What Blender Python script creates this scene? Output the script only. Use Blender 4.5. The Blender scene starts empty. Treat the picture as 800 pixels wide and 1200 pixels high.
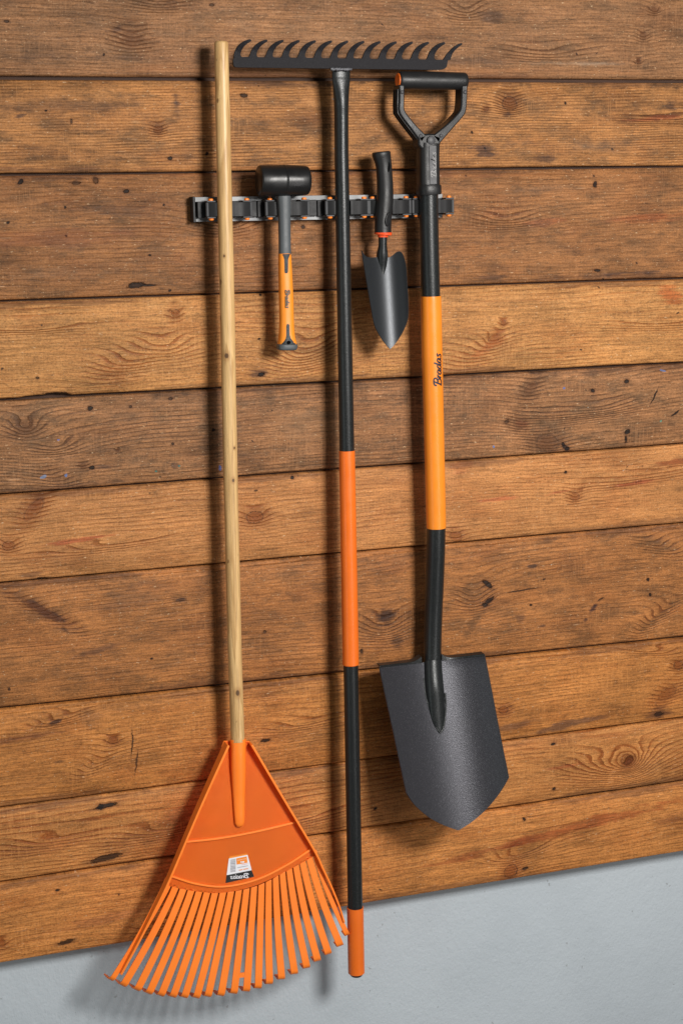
import bpy, bmesh, math, random
from mathutils import Vector, Matrix
import numpy as np

random.seed(7)
S = bpy.context.scene
C = S.collection

# ------------------------------------------------------------------ camera
# A 3/4 view of a flat wall.  World: X right along the wall, Z up, Y into the wall
# (board fronts at Y=0, everything hanging on it has negative Y).
F_PX = 1900.0                      # focal length in photo pixels (800 x 1200)
def _n(v):
    v = np.array(v, float); return v / np.linalg.norm(v)
_h = _n((5750.0, -478.0, F_PX))                 # wall horizontal, camera space (x right, y down, z fwd)
_v = np.array((209.0, 10070.0, F_PX)); _v = _n(_v - _v.dot(_h) * _h)   # wall downwards
_m = np.cross(_h, _v)                            # into the wall
RW = np.array([_h, _m, -_v])                     # camera vector -> world vector
DIST = 2.85
CAM = -RW @ np.array((0, 0, DIST))
cam_d = bpy.data.cameras.new('camera'); cam = bpy.data.objects.new('camera', cam_d); C.objects.link(cam)
r, d, f = RW @ np.array((1, 0, 0)), RW @ np.array((0, 1, 0)), RW @ np.array((0, 0, 1))
cam.matrix_world = Matrix(((r[0], -d[0], -f[0], CAM[0]), (r[1], -d[1], -f[1], CAM[1]),
                           (r[2], -d[2], -f[2], CAM[2]), (0, 0, 0, 1)))
cam_d.sensor_fit = 'VERTICAL'; cam_d.sensor_height = 36.0; cam_d.lens = F_PX / 1200.0 * 36.0
cam_d.clip_start = 0.05; cam_d.clip_end = 100
S.camera = cam

def P(px, py, y=0.0):
    """point of the real wall space seen at a photo position, on the plane Y=y"""
    v = RW @ np.array(((px - 400.0) / F_PX, (py - 600.0) / F_PX, 1.0))
    t = (y - CAM[1]) / v[1]
    return Vector(CAM + v * t)
def mpp(p):
    """metres per photo pixel at a point"""
    return float(np.dot(RW.T @ (np.array(p) - CAM), (0, 0, 1)) / F_PX)

# ------------------------------------------------------------------ light
w = bpy.data.worlds.new('World'); S.world = w; w.use_nodes = True
w.node_tree.nodes['Background'].inputs[0].default_value = (1.0, 0.965, 0.91, 1)
w.node_tree.nodes['Background'].inputs[1].default_value = 0.12
def area(name, loc, target, size, power, col=(1, 1, 1), sy=None):
    l = bpy.data.lights.new(name, 'AREA'); l.energy = power; l.size = size; l.color = col
    if sy: l.shape = 'RECTANGLE'; l.size_y = sy
    o = bpy.data.objects.new(name, l); C.objects.link(o); o.location = loc
    o.rotation_euler = (Vector(target) - Vector(loc)).to_track_quat('-Z', 'Y').to_euler()
    return o
k = P(690, -60)
area('key_softbox', (k.x, -2.3, k.z), (0.15, 0, -0.25), 0.52, 77, (1.0, 0.965, 0.92))
area('strip_fill', (0.95, -2.3, -0.35), (0.05, 0, -0.3), 0.30, 9, (1.0, 0.97, 0.95), 1.8)  # weak tall fill, added for long highlights down the poles
area('side_fill', (-1.9, -1.2, -0.1), (0, 0, -0.2), 0.35, 5, (0.86, 0.97, 0.95), 1.8)  # weak greenish fill, added for the pale left edges of the tubes
S.render.engine = 'CYCLES'
S.view_settings.view_transform = 'Standard'; S.view_settings.look = 'None'
S.view_settings.exposure = 0.0; S.view_settings.gamma = 1.0

# ------------------------------------------------------------------ node helpers
class NT:
    def __init__(s, name):
        s.m = bpy.data.materials.new(name); s.m.use_nodes = True
        s.t = s.m.node_tree; s.b = s.t.nodes['Principled BSDF']
        tc = s.t.nodes.new('ShaderNodeTexCoord'); s.obj = tc.outputs['Object']
    def put(s, inp, v):
        if v is None: return
        if isinstance(v, bpy.types.NodeSocket): s.t.links.new(v, inp)
        elif inp.type == 'RGBA' and not isinstance(v, (int, float)): inp.default_value = tuple(v)[:3] + (1,)
        else: inp.default_value = v
    def math(s, op, a, b=None, c=None, clamp=False):
        n = s.t.nodes.new('ShaderNodeMath'); n.operation = op; n.use_clamp = clamp
        s.put(n.inputs[0], a); s.put(n.inputs[1], b); s.put(n.inputs[2], c); return n.outputs[0]
    def vmath(s, op, a, b=None):
        n = s.t.nodes.new('ShaderNodeVectorMath'); n.operation = op
        s.put(n.inputs[0], a); s.put(n.inputs[1], b)
        return n.outputs['Value'] if op in ('LENGTH', 'DOT_PRODUCT') else n.outputs[0]
    def mapping(s, v, loc=(0, 0, 0), rot=(0, 0, 0), scale=(1, 1, 1), typ='POINT'):
        n = s.t.nodes.new('ShaderNodeMapping'); n.vector_type = typ
        s.put(n.inputs[0], v); n.inputs[1].default_value = loc; n.inputs[2].default_value = rot; n.inputs[3].default_value = scale
        return n.outputs[0]
    def noise(s, v, scale=1, detail=2, rough=.5, dist=0, col=False):
        n = s.t.nodes.new('ShaderNodeTexNoise'); s.put(n.inputs['Vector'], v)
        n.inputs['Scale'].default_value = scale; n.inputs['Detail'].default_value = detail
        n.inputs['Roughness'].default_value = rough; n.inputs['Distortion'].default_value = dist
        return n.outputs['Color'] if col else n.outputs[0]
    def ramp(s, v, stops):
        n = s.t.nodes.new('ShaderNodeValToRGB'); s.put(n.inputs[0], v); e = n.color_ramp.elements
        for i, (p, c) in enumerate(stops):
            el = e[i] if i < 2 else e.new(p)
            el.position = p; el.color = (c, c, c, 1) if isinstance(c, (int, float)) else tuple(c) + (1,)
        return n.outputs[0]
    def rng(s, v, a, b, c=0., d=1., smooth=True):
        n = s.t.nodes.new('ShaderNodeMapRange'); n.interpolation_type = 'SMOOTHSTEP' if smooth else 'LINEAR'
        s.put(n.inputs[0], v)
        for i, q in enumerate((a, b, c, d)): s.put(n.inputs[1 + i], q)
        return n.outputs[0]
    def mix(s, fac, a, b, mode='MIX'):
        n = s.t.nodes.new('ShaderNodeMix'); n.data_type = 'RGBA'; n.blend_type = mode; n.clamp_factor = True
        s.put(n.inputs[0], fac); s.put(n.inputs[6], a); s.put(n.inputs[7], b); return n.outputs[2]
    def bump(s, h, dist, strength=1.0):
        n = s.t.nodes.new('ShaderNodeBump'); s.put(n.inputs['Height'], h)
        n.inputs['Distance'].default_value = dist; n.inputs['Strength'].default_value = strength
        s.t.links.new(n.outputs[0], s.b.inputs['Normal'])
    def out(s, col, rough=.5, metal=0., spec=None):
        s.put(s.b.inputs['Base Color'], col); s.put(s.b.inputs['Roughness'], rough); s.put(s.b.inputs['Metallic'], metal)
        if spec is not None: s.put(s.b.inputs['Specular IOR Level'], spec)
        return s.m

def lin(r, g, b, k=1.0):
    f = lambda c: (c / 255 / 12.92 if c <= 10 else ((c / 255 + .055) / 1.055) ** 2.4) * k
    return (f(r), f(g), f(b))

# ------------------------------------------------------------------ wood boards
def wood(name, seed, light, late, grey, gamt, F, W, contrast, feats, lowz=None):
    F = F * 1.4; W = W * 1.25; contrast = min(1., contrast * 1.25)
    """light / late: early and late wood colour, grey: weathered colour, F rings per metre,
    W ring warp, feats: knots, holes, stains, swirls given at their place on the wall"""
    n = NT(name)
    p = n.vmath('MULTIPLY', n.obj, (1, .35, 1))
    o = (seed * 3.71, seed * 1.3, seed * 2.17)
    wob = n.vmath('SUBTRACT', n.noise(n.mapping(p, loc=o, scale=(28, 28, 60)), 1, 2, .6, col=True), (.5, .5, .5))
    pw = n.vmath('ADD', p, n.vmath('MULTIPLY', wob, (.010, 0, .0055)))       # slightly wandering coordinates
    big = n.noise(n.mapping(p, loc=o, scale=(1.5, 1, 9)), 1, 2, .45)
    g = n.math('MULTIPLY', n.mapping(p, loc=o, scale=(0, 0, F)), 1)
    sep = n.t.nodes.new('ShaderNodeSeparateXYZ'); n.put(sep.inputs[0], p); X, Z = sep.outputs[0], sep.outputs[2]
    slope = n.math('MULTIPLY_ADD', X, -.012 + .02 * ((seed * 37) % 1), Z)
    g = n.math('MULTIPLY_ADD', slope, F, n.math('MULTIPLY', big, W))
    med = n.noise(n.mapping(p, loc=o, scale=(5, 1, 24)), 1, 2, .5)
    g = n.math('MULTIPLY_ADD', med, 1.6, g)
    masks = []; sw = None
    for ft in feats:
        kind, px, py, rx, ry, rot = ft[:6]
        q = P(px, py, 0); s = mpp(q)
        mp = n.mapping(pw, loc=(q.x, 0, q.z), rot=(0, math.radians(-rot), 0), scale=(rx * s, 1, ry * s), typ='TEXTURE')
        sx = n.t.nodes.new('ShaderNodeVectorMath'); sx.operation = 'MULTIPLY'; n.put(sx.inputs[0], mp); sx.inputs[1].default_value = (1, 0, 1)
        rr = n.vmath('LENGTH', sx.outputs[0])
        if kind in ('knot', 'swirl'):
            A = ft[6]; kk = 3.0 if kind == 'knot' else 1.0
            if abs(rot) > 14: A *= .55 if (kind == 'swirl' or rx > 2.2 * ry) else .8
            r2 = n.math('MULTIPLY', rr, rr)
            # soft Cauchy bump: contour lines of g close round the knot and flow past it
            bumpv = n.math('DIVIDE', A, n.math('MULTIPLY_ADD', r2, 1.0 / kk, 1.0))
            g = n.math('ADD', g, bumpv)
            if kind == 'swirl':
                e = n.rng(rr, 1.7, .4); sw = e if sw is None else n.math('MAXIMUM', sw, e)
            else:
                e = n.rng(rr, 3.4, 1.2); sw = e if sw is None else n.math('MAXIMUM', sw, e)
        masks.append((ft, rr))
    fib = n.noise(n.mapping(pw, loc=o, scale=(14, 1, 520)), 1, 3, .65)
    fib2 = n.noise(n.mapping(p, loc=o, scale=(9, 1, 150)), 1, 4, .65)
    g2 = n.math('MULTIPLY_ADD', fib, .22, g)
    ring = n.ramp(n.math('FRACT', g2), [(0., 0.), (.34, .10), (.62, .30), (.80, 1.), (.92, .95), (1., 0.)])
    gf = n.math('FRACT', n.math('MULTIPLY', g2, 2.7))
    ring_f = n.ramp(gf, [(0., 0.), (.5, .3), (.85, 1.), (1., 0.)])
    patch = n.noise(n.mapping(p, loc=(o[1], 0, o[0]), scale=(4, 1, 16)), 1, 2, .5)
    cmod = n.rng(patch, .34, .66, .16, 1.0)
    if sw is not None: cmod = n.math('MAXIMUM', cmod, n.math('MULTIPLY', sw, 2.1))
    rfac = n.math('MULTIPLY', n.math('MULTIPLY', ring, cmod), contrast)
    rfac = n.math('MULTIPLY_ADD', n.math('MULTIPLY', ring_f, n.rng(patch, .75, .35)), contrast * .45, rfac)
    col = n.mix(rfac, light, late)
    # weathering in patches and long streaks
    we = n.noise(n.mapping(p, loc=(o[2], 0, o[1]), scale=(13, 1, 34)), 1, 7, .72)
    col = n.mix(n.math('MULTIPLY', n.rng(we, .42, .66), gamt), col, grey)
    hue = n.noise(n.mapping(p, loc=(o[0], 0, o[2]), scale=(7, 1, 20)), 1, 4, .6)
    col = n.mix(n.rng(hue, .45, .75, 0, .35), col, (late[0] * 1.12, late[1] * .90, late[2] * .72))
    # broad worn, pale and dark areas
    ton = n.noise(n.mapping(p, loc=(o[1], 0, o[2]), scale=(5, 1, 11)), 1, 6, .62)
    col = n.mix(1., col, n.ramp(ton, [(.30, .58), (.45, .93), (.60, 1.10), (.72, 1.30)]), 'MULTIPLY')
    worn = n.noise(n.mapping(p, loc=(o[2], 0, o[0]), scale=(16, 1, 24)), 1, 7, .75)
    col = n.mix(n.rng(worn, .54, .68, 0, .38), col, (light[0] * 1.16, light[1] * 1.24, light[2] * 1.42))
    # fibres
    col = n.mix(1., col, n.ramp(fib, [(.25, .60), (.5, .98), (.75, 1.18)]), 'MULTIPLY')
    col = n.mix(1., col, n.ramp(fib2, [(.30, .76), (.52, 1.0), (.76, 1.12)]), 'MULTIPLY')
    fib3 = n.noise(n.mapping(pw, loc=(o[2], 0, o[0]), scale=(45, 1, 330)), 1, 4, .7)
    col = n.mix(1., col, n.ramp(fib3, [(.33, .58), (.47, .98), (.70, 1.14)]), 'MULTIPLY')
    gru = n.noise(n.mapping(p, loc=o, scale=(300, 1, 340)), 1, 3, .8)
    col = n.mix(1., col, n.ramp(gru, [(.32, .60), (.48, .98), (.70, 1.22)]), 'MULTIPLY')
    # saw marks across the board, short and broken
    saw = n.noise(n.mapping(p, loc=o, scale=(420, 1, 22)), 1, 2, .5)
    sawm = n.rng(n.noise(n.mapping(p, loc=(o[2], 0, o[0]), scale=(8, 1, 12)), 1, 1), .48, .62)
    col = n.mix(n.math('MULTIPLY', n.rng(saw, .52, .66, 0, .24), sawm), col, (light[0] * 1.25, light[1] * 1.3, light[2] * 1.4))
    # pores, specks of old paint, scuffs
    sp = n.noise(n.mapping(p, loc=o, scale=(190, 1, 330)), 1, 3, .7)
    col = n.mix(n.rng(sp, .63, .72, 0, .60), col, lin(58, 38, 26))
    sp2 = n.noise(n.mapping(p, loc=(o[2], 0, o[0]), scale=(110, 1, 300)), 1, 2, .7)
    col = n.mix(n.rng(sp2, .64, .72, 0, .55), col, lin(222, 190, 150))
    wht = n.noise(n.mapping(p, loc=(o[1], 0, o[2]), scale=(70, 1, 90)), 1, 2, .6)
    col = n.mix(n.rng(wht, .765, .785, 0, .6), col, lin(205, 200, 185))
    dots = n.noise(n.mapping(p, loc=(o[1] + 5, 0, o[2]), scale=(60, 1, 75)), 1, 1, .5)
    col = n.mix(n.rng(dots, .775, .80, 0, .85), col, lin(40, 26, 20))
    scuff = n.noise(n.mapping(p, loc=(o[0], 0, o[1]), rot=(0, .5, 0), scale=(30, 1, 420)), 1, 2, .5)
    col = n.mix(n.math('MULTIPLY', n.rng(scuff, .66, .72, 0, .4), n.rng(patch, .5, .6)), col, lin(215, 175, 135))
    hgt = None
    edge = n.noise(n.mapping(p, loc=o, scale=(260, 1, 260)), 1, 3, .7)
    for ft, rr in masks:
        kind = ft[0]
        if kind == 'knot':
            dk = ft[7] if len(ft) > 7 else .55
            re = n.math('MULTIPLY_ADD', edge, .35, n.math('SUBTRACT', rr, .17))
            halo = n.rng(re, 2.6, .9, 0, .40 * dk + .12)
            col = n.mix(halo, col, (late[0] * .74, late[1] * .62, late[2] * .5))
            inner = n.ramp(n.math('FRACT', n.math('MULTIPLY', re, 2.6)), [(0., 0.), (.6, .5), (.9, 1.), (1., 0.)])
            kc = n.mix(inner, (late[0] * .95, late[1] * .82, late[2] * .70), (late[0] * .42, late[1] * .34, late[2] * .30))
            col = n.mix(n.rng(re, 1.2, .65, 0, .28 + .5 * dk), col, kc)
            rim = n.math('MULTIPLY', n.rng(re, .80, .96), n.rng(re, 1.16, 1.0))
            col = n.mix(n.math('MULTIPLY', rim, n.rng(edge, .38, .62, .10 * dk, 1.1 * dk)), col, lin(38, 24, 18))
        elif kind == 'hole':
            re = n.math('MULTIPLY_ADD', edge, 1.0, n.math('SUBTRACT', rr, .5))
            col = n.mix(n.rng(re, 2.0, .8, 0, .45), col, lin(80, 50, 34))
            hm = n.rng(re, 1.05, .75)
            col = n.mix(n.math('MULTIPLY', hm, ft[6] if len(ft) > 6 else .93), col, lin(22, 16, 14))
            hgt = hm if hgt is None else n.math('MAXIMUM', hgt, hm)
        elif kind == 'stain':
            hard = ft[6][0] > ft[6][2] * 1.75 and ft[6][0] < 160
            q_ = n.math('MULTIPLY_ADD', n.math('SUBTRACT', we, .5), 2.6, n.math('MULTIPLY_ADD', n.math('SUBTRACT', fib2, .5), 2.2, n.math('SUBTRACT', 1.05, rr)))
            m = n.rng(q_, .0, .7 if hard else 1.5, 0, 1.0)
            m = n.math('MULTIPLY', m, n.rng(gru, .25, .55, .55, 1.0))
            sc = lin(*ft[6]); rt_ = [sc[i_] / max(light[i_], .02) for i_ in range(3)]
            if max(rt_) < .75:      # dark stain soaks into the grain
                col = n.mix(n.math('MULTIPLY', m, ft[7]), col, n.mix(1., col, tuple(min(1, q2 * 1.75 + .04) for q2 in rt_), 'MULTIPLY'))
            else: col = n.mix(n.math('MULTIPLY', m, ft[7] * .8), col, n.mix(.6, col, sc))
        elif kind == 'paint':
            re = n.math('MULTIPLY_ADD', edge, 1.2, n.math('SUBTRACT', rr, .6))
            col = n.mix(n.rng(re, 1.0, .85, 0, .8), col, lin(*ft[6]))
    h = n.math('MULTIPLY_ADD', fib, .8, n.math('MULTIPLY', ring, n.math('MULTIPLY', cmod, -.35)))
    h = n.math('MULTIPLY_ADD', sp, .5, h)
    if hgt is not None: h = n.math('MULTIPLY_ADD', hgt, -2.0, h)
    n.bump(h, .0017, .8)
    return n.out(col, n.rng(fib, .3, .7, .66, .52), 0, .22)

BLK = (30, 22, 20); RED = (128, 62, 36); DRK = (66, 46, 36); GRY = (96, 84, 74)
LINES = [(-152, -128, 3), (-25, -12, 3), (91, 95, 4.2), (204.5, 195, 2.6), (353, 326, 2.4), (469, 425, 2.8), (580, 520, 2.4), (683.5, 613, 2.2),
         (831, 747, 3.0), (947, 841, 2.2), (1035, 916, 3.2), (1129, 997.5, 0)]
L_ = lambda r, g, b: lin(r, g, b, 1.0)
BOARDS = [
 dict(seed=.31, light=L_(176, 136, 100), late=L_(122, 90, 66), grey=L_(118, 98, 82), gamt=.6, F=120, W=7, contrast=.6, feats=[]),
 dict(seed=1.7, light=L_(172, 136, 106), late=L_(112, 80, 58), grey=L_(126, 104, 86), gamt=.75, F=105, W=6, contrast=.45, feats=[
   ('knot', 154, 46, 13, 10, 0, 2.2, .15), ('stain', 137, 34, 9, 5, 10, DRK, .8), ('knot', 766, 12, 4, 3.4, 0, 2, .3), ('knot', 753, 42, 5.5, 5, 0, 2, .25),
   ('knot', 748, 72, 3, 2.6, 0, 1.6, .7), ('stain', 574, 20, 16, 9, 0, DRK, .6), ('swirl', 545, 10, 26, 16, 0, 3.6), ('swirl', 185, -2, 40, 16, 0, 3.2),
   ('stain', 400, 70, 430, 4, 0, DRK, .35), ('hole', 8, 25, 3, 1.5, 0, .7), ('stain', 660, 74, 90, 3, 0, (210, 190, 165), .5), ('hole', 248, 6, 3, 2, 0, .6), ('stain', 400, 84, 600, 9, 0, (190, 122, 70), .75), ('swirl', 640, 60, 60, 14, 0, 2.4),
   ('stain', 330, 40, 120, 20, 0, (165, 130, 98), .5), ('hole', 122, 64, 1.5, 1.5, 0)]),
 dict(seed=2.3, light=L_(190, 142, 100), late=L_(118, 78, 50), grey=L_(108, 84, 66), gamt=.85, F=150, W=5, contrast=.75, feats=[
   ('knot', 185, 152, 5.2, 5, 0, 1.7, .7), ('stain', 160, 143, 14, 4, -12, (226, 186, 140), .6), ('hole', 200, 186, 3, 2.3, 0), ('stain', 24, 136, 8, 4, 15, DRK, .9),
   ('hole', 84, 142, 1.6, 3, 0, .6), ('hole', 54, 130, 1.6, 1.2, 0), ('stain', 206, 118, 6, 26, 3, (34, 28, 30), 1.0), ('stain', 226, 107, 16, 4, 0, (40, 32, 30), .9),
   ('knot', 596, 121, 9, 8, 0, 3.4, .75), ('stain', 593, 134, 12, 3.5, 0, DRK, .8), ('knot', 569, 128, 3.5, 2.6, 20, .7, .8), ('stain', 566, 178, 18, 9, -20, DRK, .9),
   ('stain', 786, 124, 10, 6, 0, DRK, .8), ('swirl', 780, 140, 66, 8, 0, 2.6), ('stain', 770, 138, 42, 5, 3, RED, .7), ('stain', 690, 172, 110, 12, 0, GRY, .7),
   ('hole', 285, 112, 5, 2.4, 0, .85), ('hole', 662, 121, 1.5, 1.5, 0), ('hole', 552, 155, 1.5, 2, 0), ('stain', 70, 124, 90, 9, 0, DRK, .4), ('stain', 640, 186, 20, 4, 0, DRK, .7),
   ('stain', 330, 100, 90, 5, 0, DRK, .5), ('hole', 242, 180, 1.6, 2, 0), ('stain', 400, 197, 600, 3, -.7, (196, 122, 66), .9)]),
 dict(seed=3.9, light=L_(178, 130, 92), late=L_(120, 78, 50), grey=L_(118, 92, 72), gamt=.8, F=95, W=6, contrast=.5, feats=[
   ('hole', 24, 213, 4, 3, 30), ('hole', 113, 211, 3.5, 4, 0, .55), ('hole', 148, 224, 3.6, 2.6, 0), ('hole', 76, 243, 1.4, 1.4, 0), ('hole', 193, 240, 1.4, 1.4, 0),
   ('hole', 9.5, 261, 1.6, 1.6, 0), ('hole', 78, 277, 1.3, 1.3, 0), ('hole', 175, 299, 1.8, 1.3, 0), ('hole', 160, 334, 11, 3.6, 4), ('hole', 173, 334, 12, 1.2, -2),
   ('hole', 90, 214, 6, 2, 0, .6), ('stain', 50, 279, 110, 13, 0, (140, 74, 46), .55), ('stain', 125, 298, 14, 4, 0, (206, 140, 82), .7), ('swirl', 262, 262, 40, 17, 0, 4.2),
   ('swirl', 590, 256, 44, 15, 0, 3.6), ('stain', 764, 255, 62, 6, 2, (132, 66, 36), .8), ('stain', 640, 260, 32, 6, 4, (126, 68, 40), .7), ('stain', 580, 250, 22, 9, 0, (134, 74, 44), .55),
   ('stain', 697, 217, 8, 6, 0, (190, 110, 50), .8), ('hole', 697, 216, 2.4, 3.4, 0), ('stain', 699, 317, 8, 4, 0, (190, 110, 50), .7), ('hole', 700, 317, 5, 1.8, -8),
   ('stain', 739, 320, 50, 3, 0, DRK, .8), ('stain', 150, 245, 60, 8, 0, DRK, .4), ('stain', 570, 325, 25, 3, 0, DRK, .6), ('hole', 355, 266, 3, 2, 0, .8),
   ('stain', 640, 222, 60, 8, 0, GRY, .5), ('stain', 60, 320, 90, 14, 0, GRY, .4), ('hole', 200, 340, 2, 1.5, 0), ('stain', 400, 205, 600, 4, -.7, (186, 116, 66), .9)]),
 dict(seed=4.4, light=L_(212, 156, 104), late=L_(160, 98, 54), grey=L_(182, 126, 80), gamt=.4, F=88, W=5, contrast=.62, feats=[
   ('knot', 205, 367, 5, 5, 0, 1.3, .65), ('swirl', 150, 424, 48, 20, 22, 4.8), ('swirl', 196, 405, 34, 17, -20, 4.4), ('swirl', 356, 412, 46, 26, 24, 10.0), ('hole', 306, 439, 4.5, 2.6, 10), ('stain', 303, 438, 13, 6, 10, DRK, .8),
   ('stain', 786, 346, 24, 13, -38, (136, 74, 36), .9), ('knot', 589, 378, 3, 3, 0, 1.0, .8), ('knot', 578, 396, 8, 4.5, 22, 2.6, .5), ('stain', 570, 408, 26, 6, 30, (140, 84, 44), .7),
   ('swirl', 560, 415, 50, 15, 24, 3.5), ('hole', 44, 443, 2, 2, 0, .7), ('hole', 66, 461, 14, 1.8, -2, .9), ('swirl', 780, 378, 66, 10, 0, 3.2), ('swirl', 30, 385, 70, 7, 0, 2.8),
   ('stain', 610, 350, 36, 14, 0, (170, 118, 72), .4), ('stain', 770, 410, 22, 8, 0, (150, 104, 64), .5), ('hole', 305, 345, 1.6, 1.2, 0), ('hole', 303, 397, 1.6, 1.2, 0),
   ('stain', 150, 452, 60, 6, 10, (160, 100, 56), .5)]),
 dict(seed=5.2, light=L_(152, 116, 86), late=L_(92, 66, 48), grey=L_(92, 76, 62), gamt=.8, F=105, W=6, contrast=.72, feats=[
   ('knot', 30, 500, 10, 8, 0, 3.6, .25), ('swirl', 66, 524, 30, 13, 0, 3.6), ('swirl', 62, 560, 36, 12, -25, 3.6), ('hole', 106, 479, 3.4, 2.8, 0), ('hole', 108, 548, 3.4, 2.6, 0),
   ('stain', 120, 546, 16, 4, 0, DRK, .8), ('knot', 98, 546, 3.6, 3.4, 0, .8, .35), ('knot', 138, 528, 2.4, 2, 0, .8, .4), ('hole', 251, 504, 2, 1.6, 0), ('hole', 200, 467, 3, 1.8, 0, .6),
   ('hole', 153, 477, 1.8, 1.8, 0, .7), ('hole', 202, 520, 1.6, 1.6, 0, .8), ('stain', 89, 505, 3.5, 20, 8, (176, 120, 74), .9), ('paint', 51, 559, 4, 2, 20, (112, 130, 160)),
   ('paint', 77, 557, 2.2, 1.8, 0, (96, 116, 160)), ('paint', 69, 516, 2, 1, 0, (90, 110, 180)), ('paint', 257, 548, 2.2, 3.4, 0, (84, 104, 160)), ('paint', 210, 546, 1.6, 1.6, 0, (60, 120, 110)),
   ('stain', 205, 546, 6, 4, 0, DRK, .7), ('paint', 184, 552, 1.5, 1.2, 0, (50, 110, 100)), ('knot', 622, 455, 10, 6, 40, 1.6, .35), ('knot', 609, 496, 9, 6, -15, 1.6, .3),
   ('stain', 611, 497, 11, 5, -25, (112, 66, 42), .6), ('knot', 641, 519, 15, 9.5, -12, 2.2, .45), ('hole', 661, 523, 6, 2.2, -50), ('hole', 664, 526, 3, 3, 0),
   ('swirl', 700, 478, 50, 14, 0, 3.6), ('swirl', 640, 488, 50, 14, 0, 2.6), ('hole', 734, 447, 3.2, 3, 0), ('hole', 694, 458, 2.6, 2.2, 0), ('hole', 735, 506, 4, 2.6, 20),
   ('hole', 733, 515, 1.6, 4, 0), ('hole', 766, 464, 10, .9, 58), ('hole', 791, 484, 7, 1.1, 32), ('paint', 776, 434, 5, 1.2, -20, (90, 110, 150)), ('paint', 577, 524, 1.8, 1.5, 0, (90, 120, 170)),
   ('paint', 660, 455, 1.6, 1.2, 0, (80, 100, 150)), ('paint', 775, 493, 1.6, 1.4, 0, (90, 140, 120)), ('hole', 593, 494, 3, 2.5, 0, .5), ('stain', 360, 500, 60, 20, 0, (140, 106, 76), .6)]),
 dict(seed=6.1, light=L_(210, 148, 98), late=L_(156, 94, 52), grey=L_(176, 120, 76), gamt=.4, F=100, W=4, contrast=.6, feats=[
   ('knot', 40, 597, 16, 7, 48, 2.0, .45), ('stain', 44, 588, 14, 8, 48, (110, 66, 36), .6), ('knot', 10, 639, 7, 5.5, 0, 2.2, .6), ('stain', 95, 632, 46, 3, 4, (134, 70, 42), .9),
   ('swirl', 120, 640, 80, 8, 4, 2.6), ('hole', 50, 678, 8, 2, 0, .7), ('stain', 38, 674, 18, 6, 0, DRK, .6), ('knot', 672, 582, 5.6, 5, 0, 1.8, .55), ('knot', 679, 573, 3, 2, 20, .5, .5),
   ('stain', 742, 566, 36, 3, 4, (134, 72, 44), .9), ('stain', 580, 585, 42, 3, 3, (140, 76, 46), .8), ('stain', 652, 577, 18, 2, 5, (134, 72, 44), .8), ('hole', 662, 553, 1.7, 1.7, 0),
   ('stain', 793, 541, 34, 4, 4, (110, 58, 30), .9), ('knot', 534, 629, 8, 6, -20, 1.6, .5), ('knot', 298, 606, 10, 7, 0, 2.4, .75), ('hole', 342, 560, 2, 2, 0),
   ('stain', 540, 545, 20, 12, 30, (138, 84, 48), .6), ('stain', 716, 562, 6, 2, 0, (225, 185, 120), .8), ('swirl', 740, 560, 90, 10, 4, 2.0), ('hole', 300, 575, 2, 1, 0, .7)]),
 dict(seed=7.6, light=L_(172, 118, 78), late=L_(112, 70, 44), grey=L_(112, 80, 58), gamt=.8, F=90, W=5, contrast=.5, feats=[
   ('stain', 55, 718, 36, 6, -34, (54, 36, 28), 1.0), ('knot', 50, 716, 30, 4.5, -34, 2.0, .35), ('stain', 76, 738, 8, 4, -50, (36, 26, 22), .9), ('stain', 20, 740, 40, 18, 0, (150, 84, 44), .5),
   ('swirl', 450, 735, 36, 26, 0, 5.2), ('stain', 452, 722, 15, 13, 0, (60, 38, 26), 1.0), ('stain', 465, 750, 10, 12, 30, (64, 42, 26), .8), ('hole', 571, 685, 8, 3, -42, .9),
   ('hole', 573, 704, 8, 2.4, 30, .9), ('hole', 567, 709, 4, 2.4, 0, .8), ('swirl', 556, 700, 26, 22, 0, 4.0), ('stain', 556, 728, 28, 6, 50, (90, 60, 34), .6),
   ('stain', 695, 712, 12, 5, 45, (54, 34, 30), 1.0), ('stain', 686, 726, 5, 4, 0, (54, 34, 30), .9), ('hole', 704, 702, 4, 1, 20, .7), ('swirl', 770, 722, 44, 11, 34, 6.2), ('stain', 772, 722, 44, 6, 34, (84, 54, 26), .7),
   ('swirl', 772, 640, 40, 11, -24, 5.0), ('stain', 775, 638, 34, 6, -26, (104, 70, 40), .5), ('hole', 759, 679, 1.9, 1.9, 0), ('hole', 761, 697, 1.9, 1.9, 0), ('hole', 621, 709, 1.6, 1.4, 0),
   ('hole', 611, 692, 20, .8, 3, .8), ('stain', 623, 663, 12, 2.4, 2, DRK, 1.0), ('stain', 636, 733, 7, 2, 0, DRK, .8), ('stain', 212, 703, 10, 2, 2, (50, 34, 28), .9), ('stain', 120, 760, 40, 5, 10, DRK, .6),
   ('hole', 310, 740, 2, 2, 0, .6), ('hole', 178, 772, 1.6, 1.6, 0), ('stain', 610, 725, 8, 6, 0, DRK, .5), ('stain', 160, 700, 60, 16, 4, (118, 84, 60), .6), ('hole', 424, 764, 2, 3, 0, .7)]),
 dict(seed=8.8, light=L_(206, 140, 84), late=L_(150, 88, 42), grey=L_(168, 108, 62), gamt=.45, F=95, W=4, contrast=.55, feats=[
   ('stain', 66, 845, 9, 3, 22, (64, 42, 30), 1.0), ('knot', 132, 867, 5.5, 4.2, 0, 1.4, .8), ('stain', 25, 865, 60, 5, 4, (96, 56, 32), .8), ('swirl', 112, 895, 30, 10, 30, 4.4),
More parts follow.
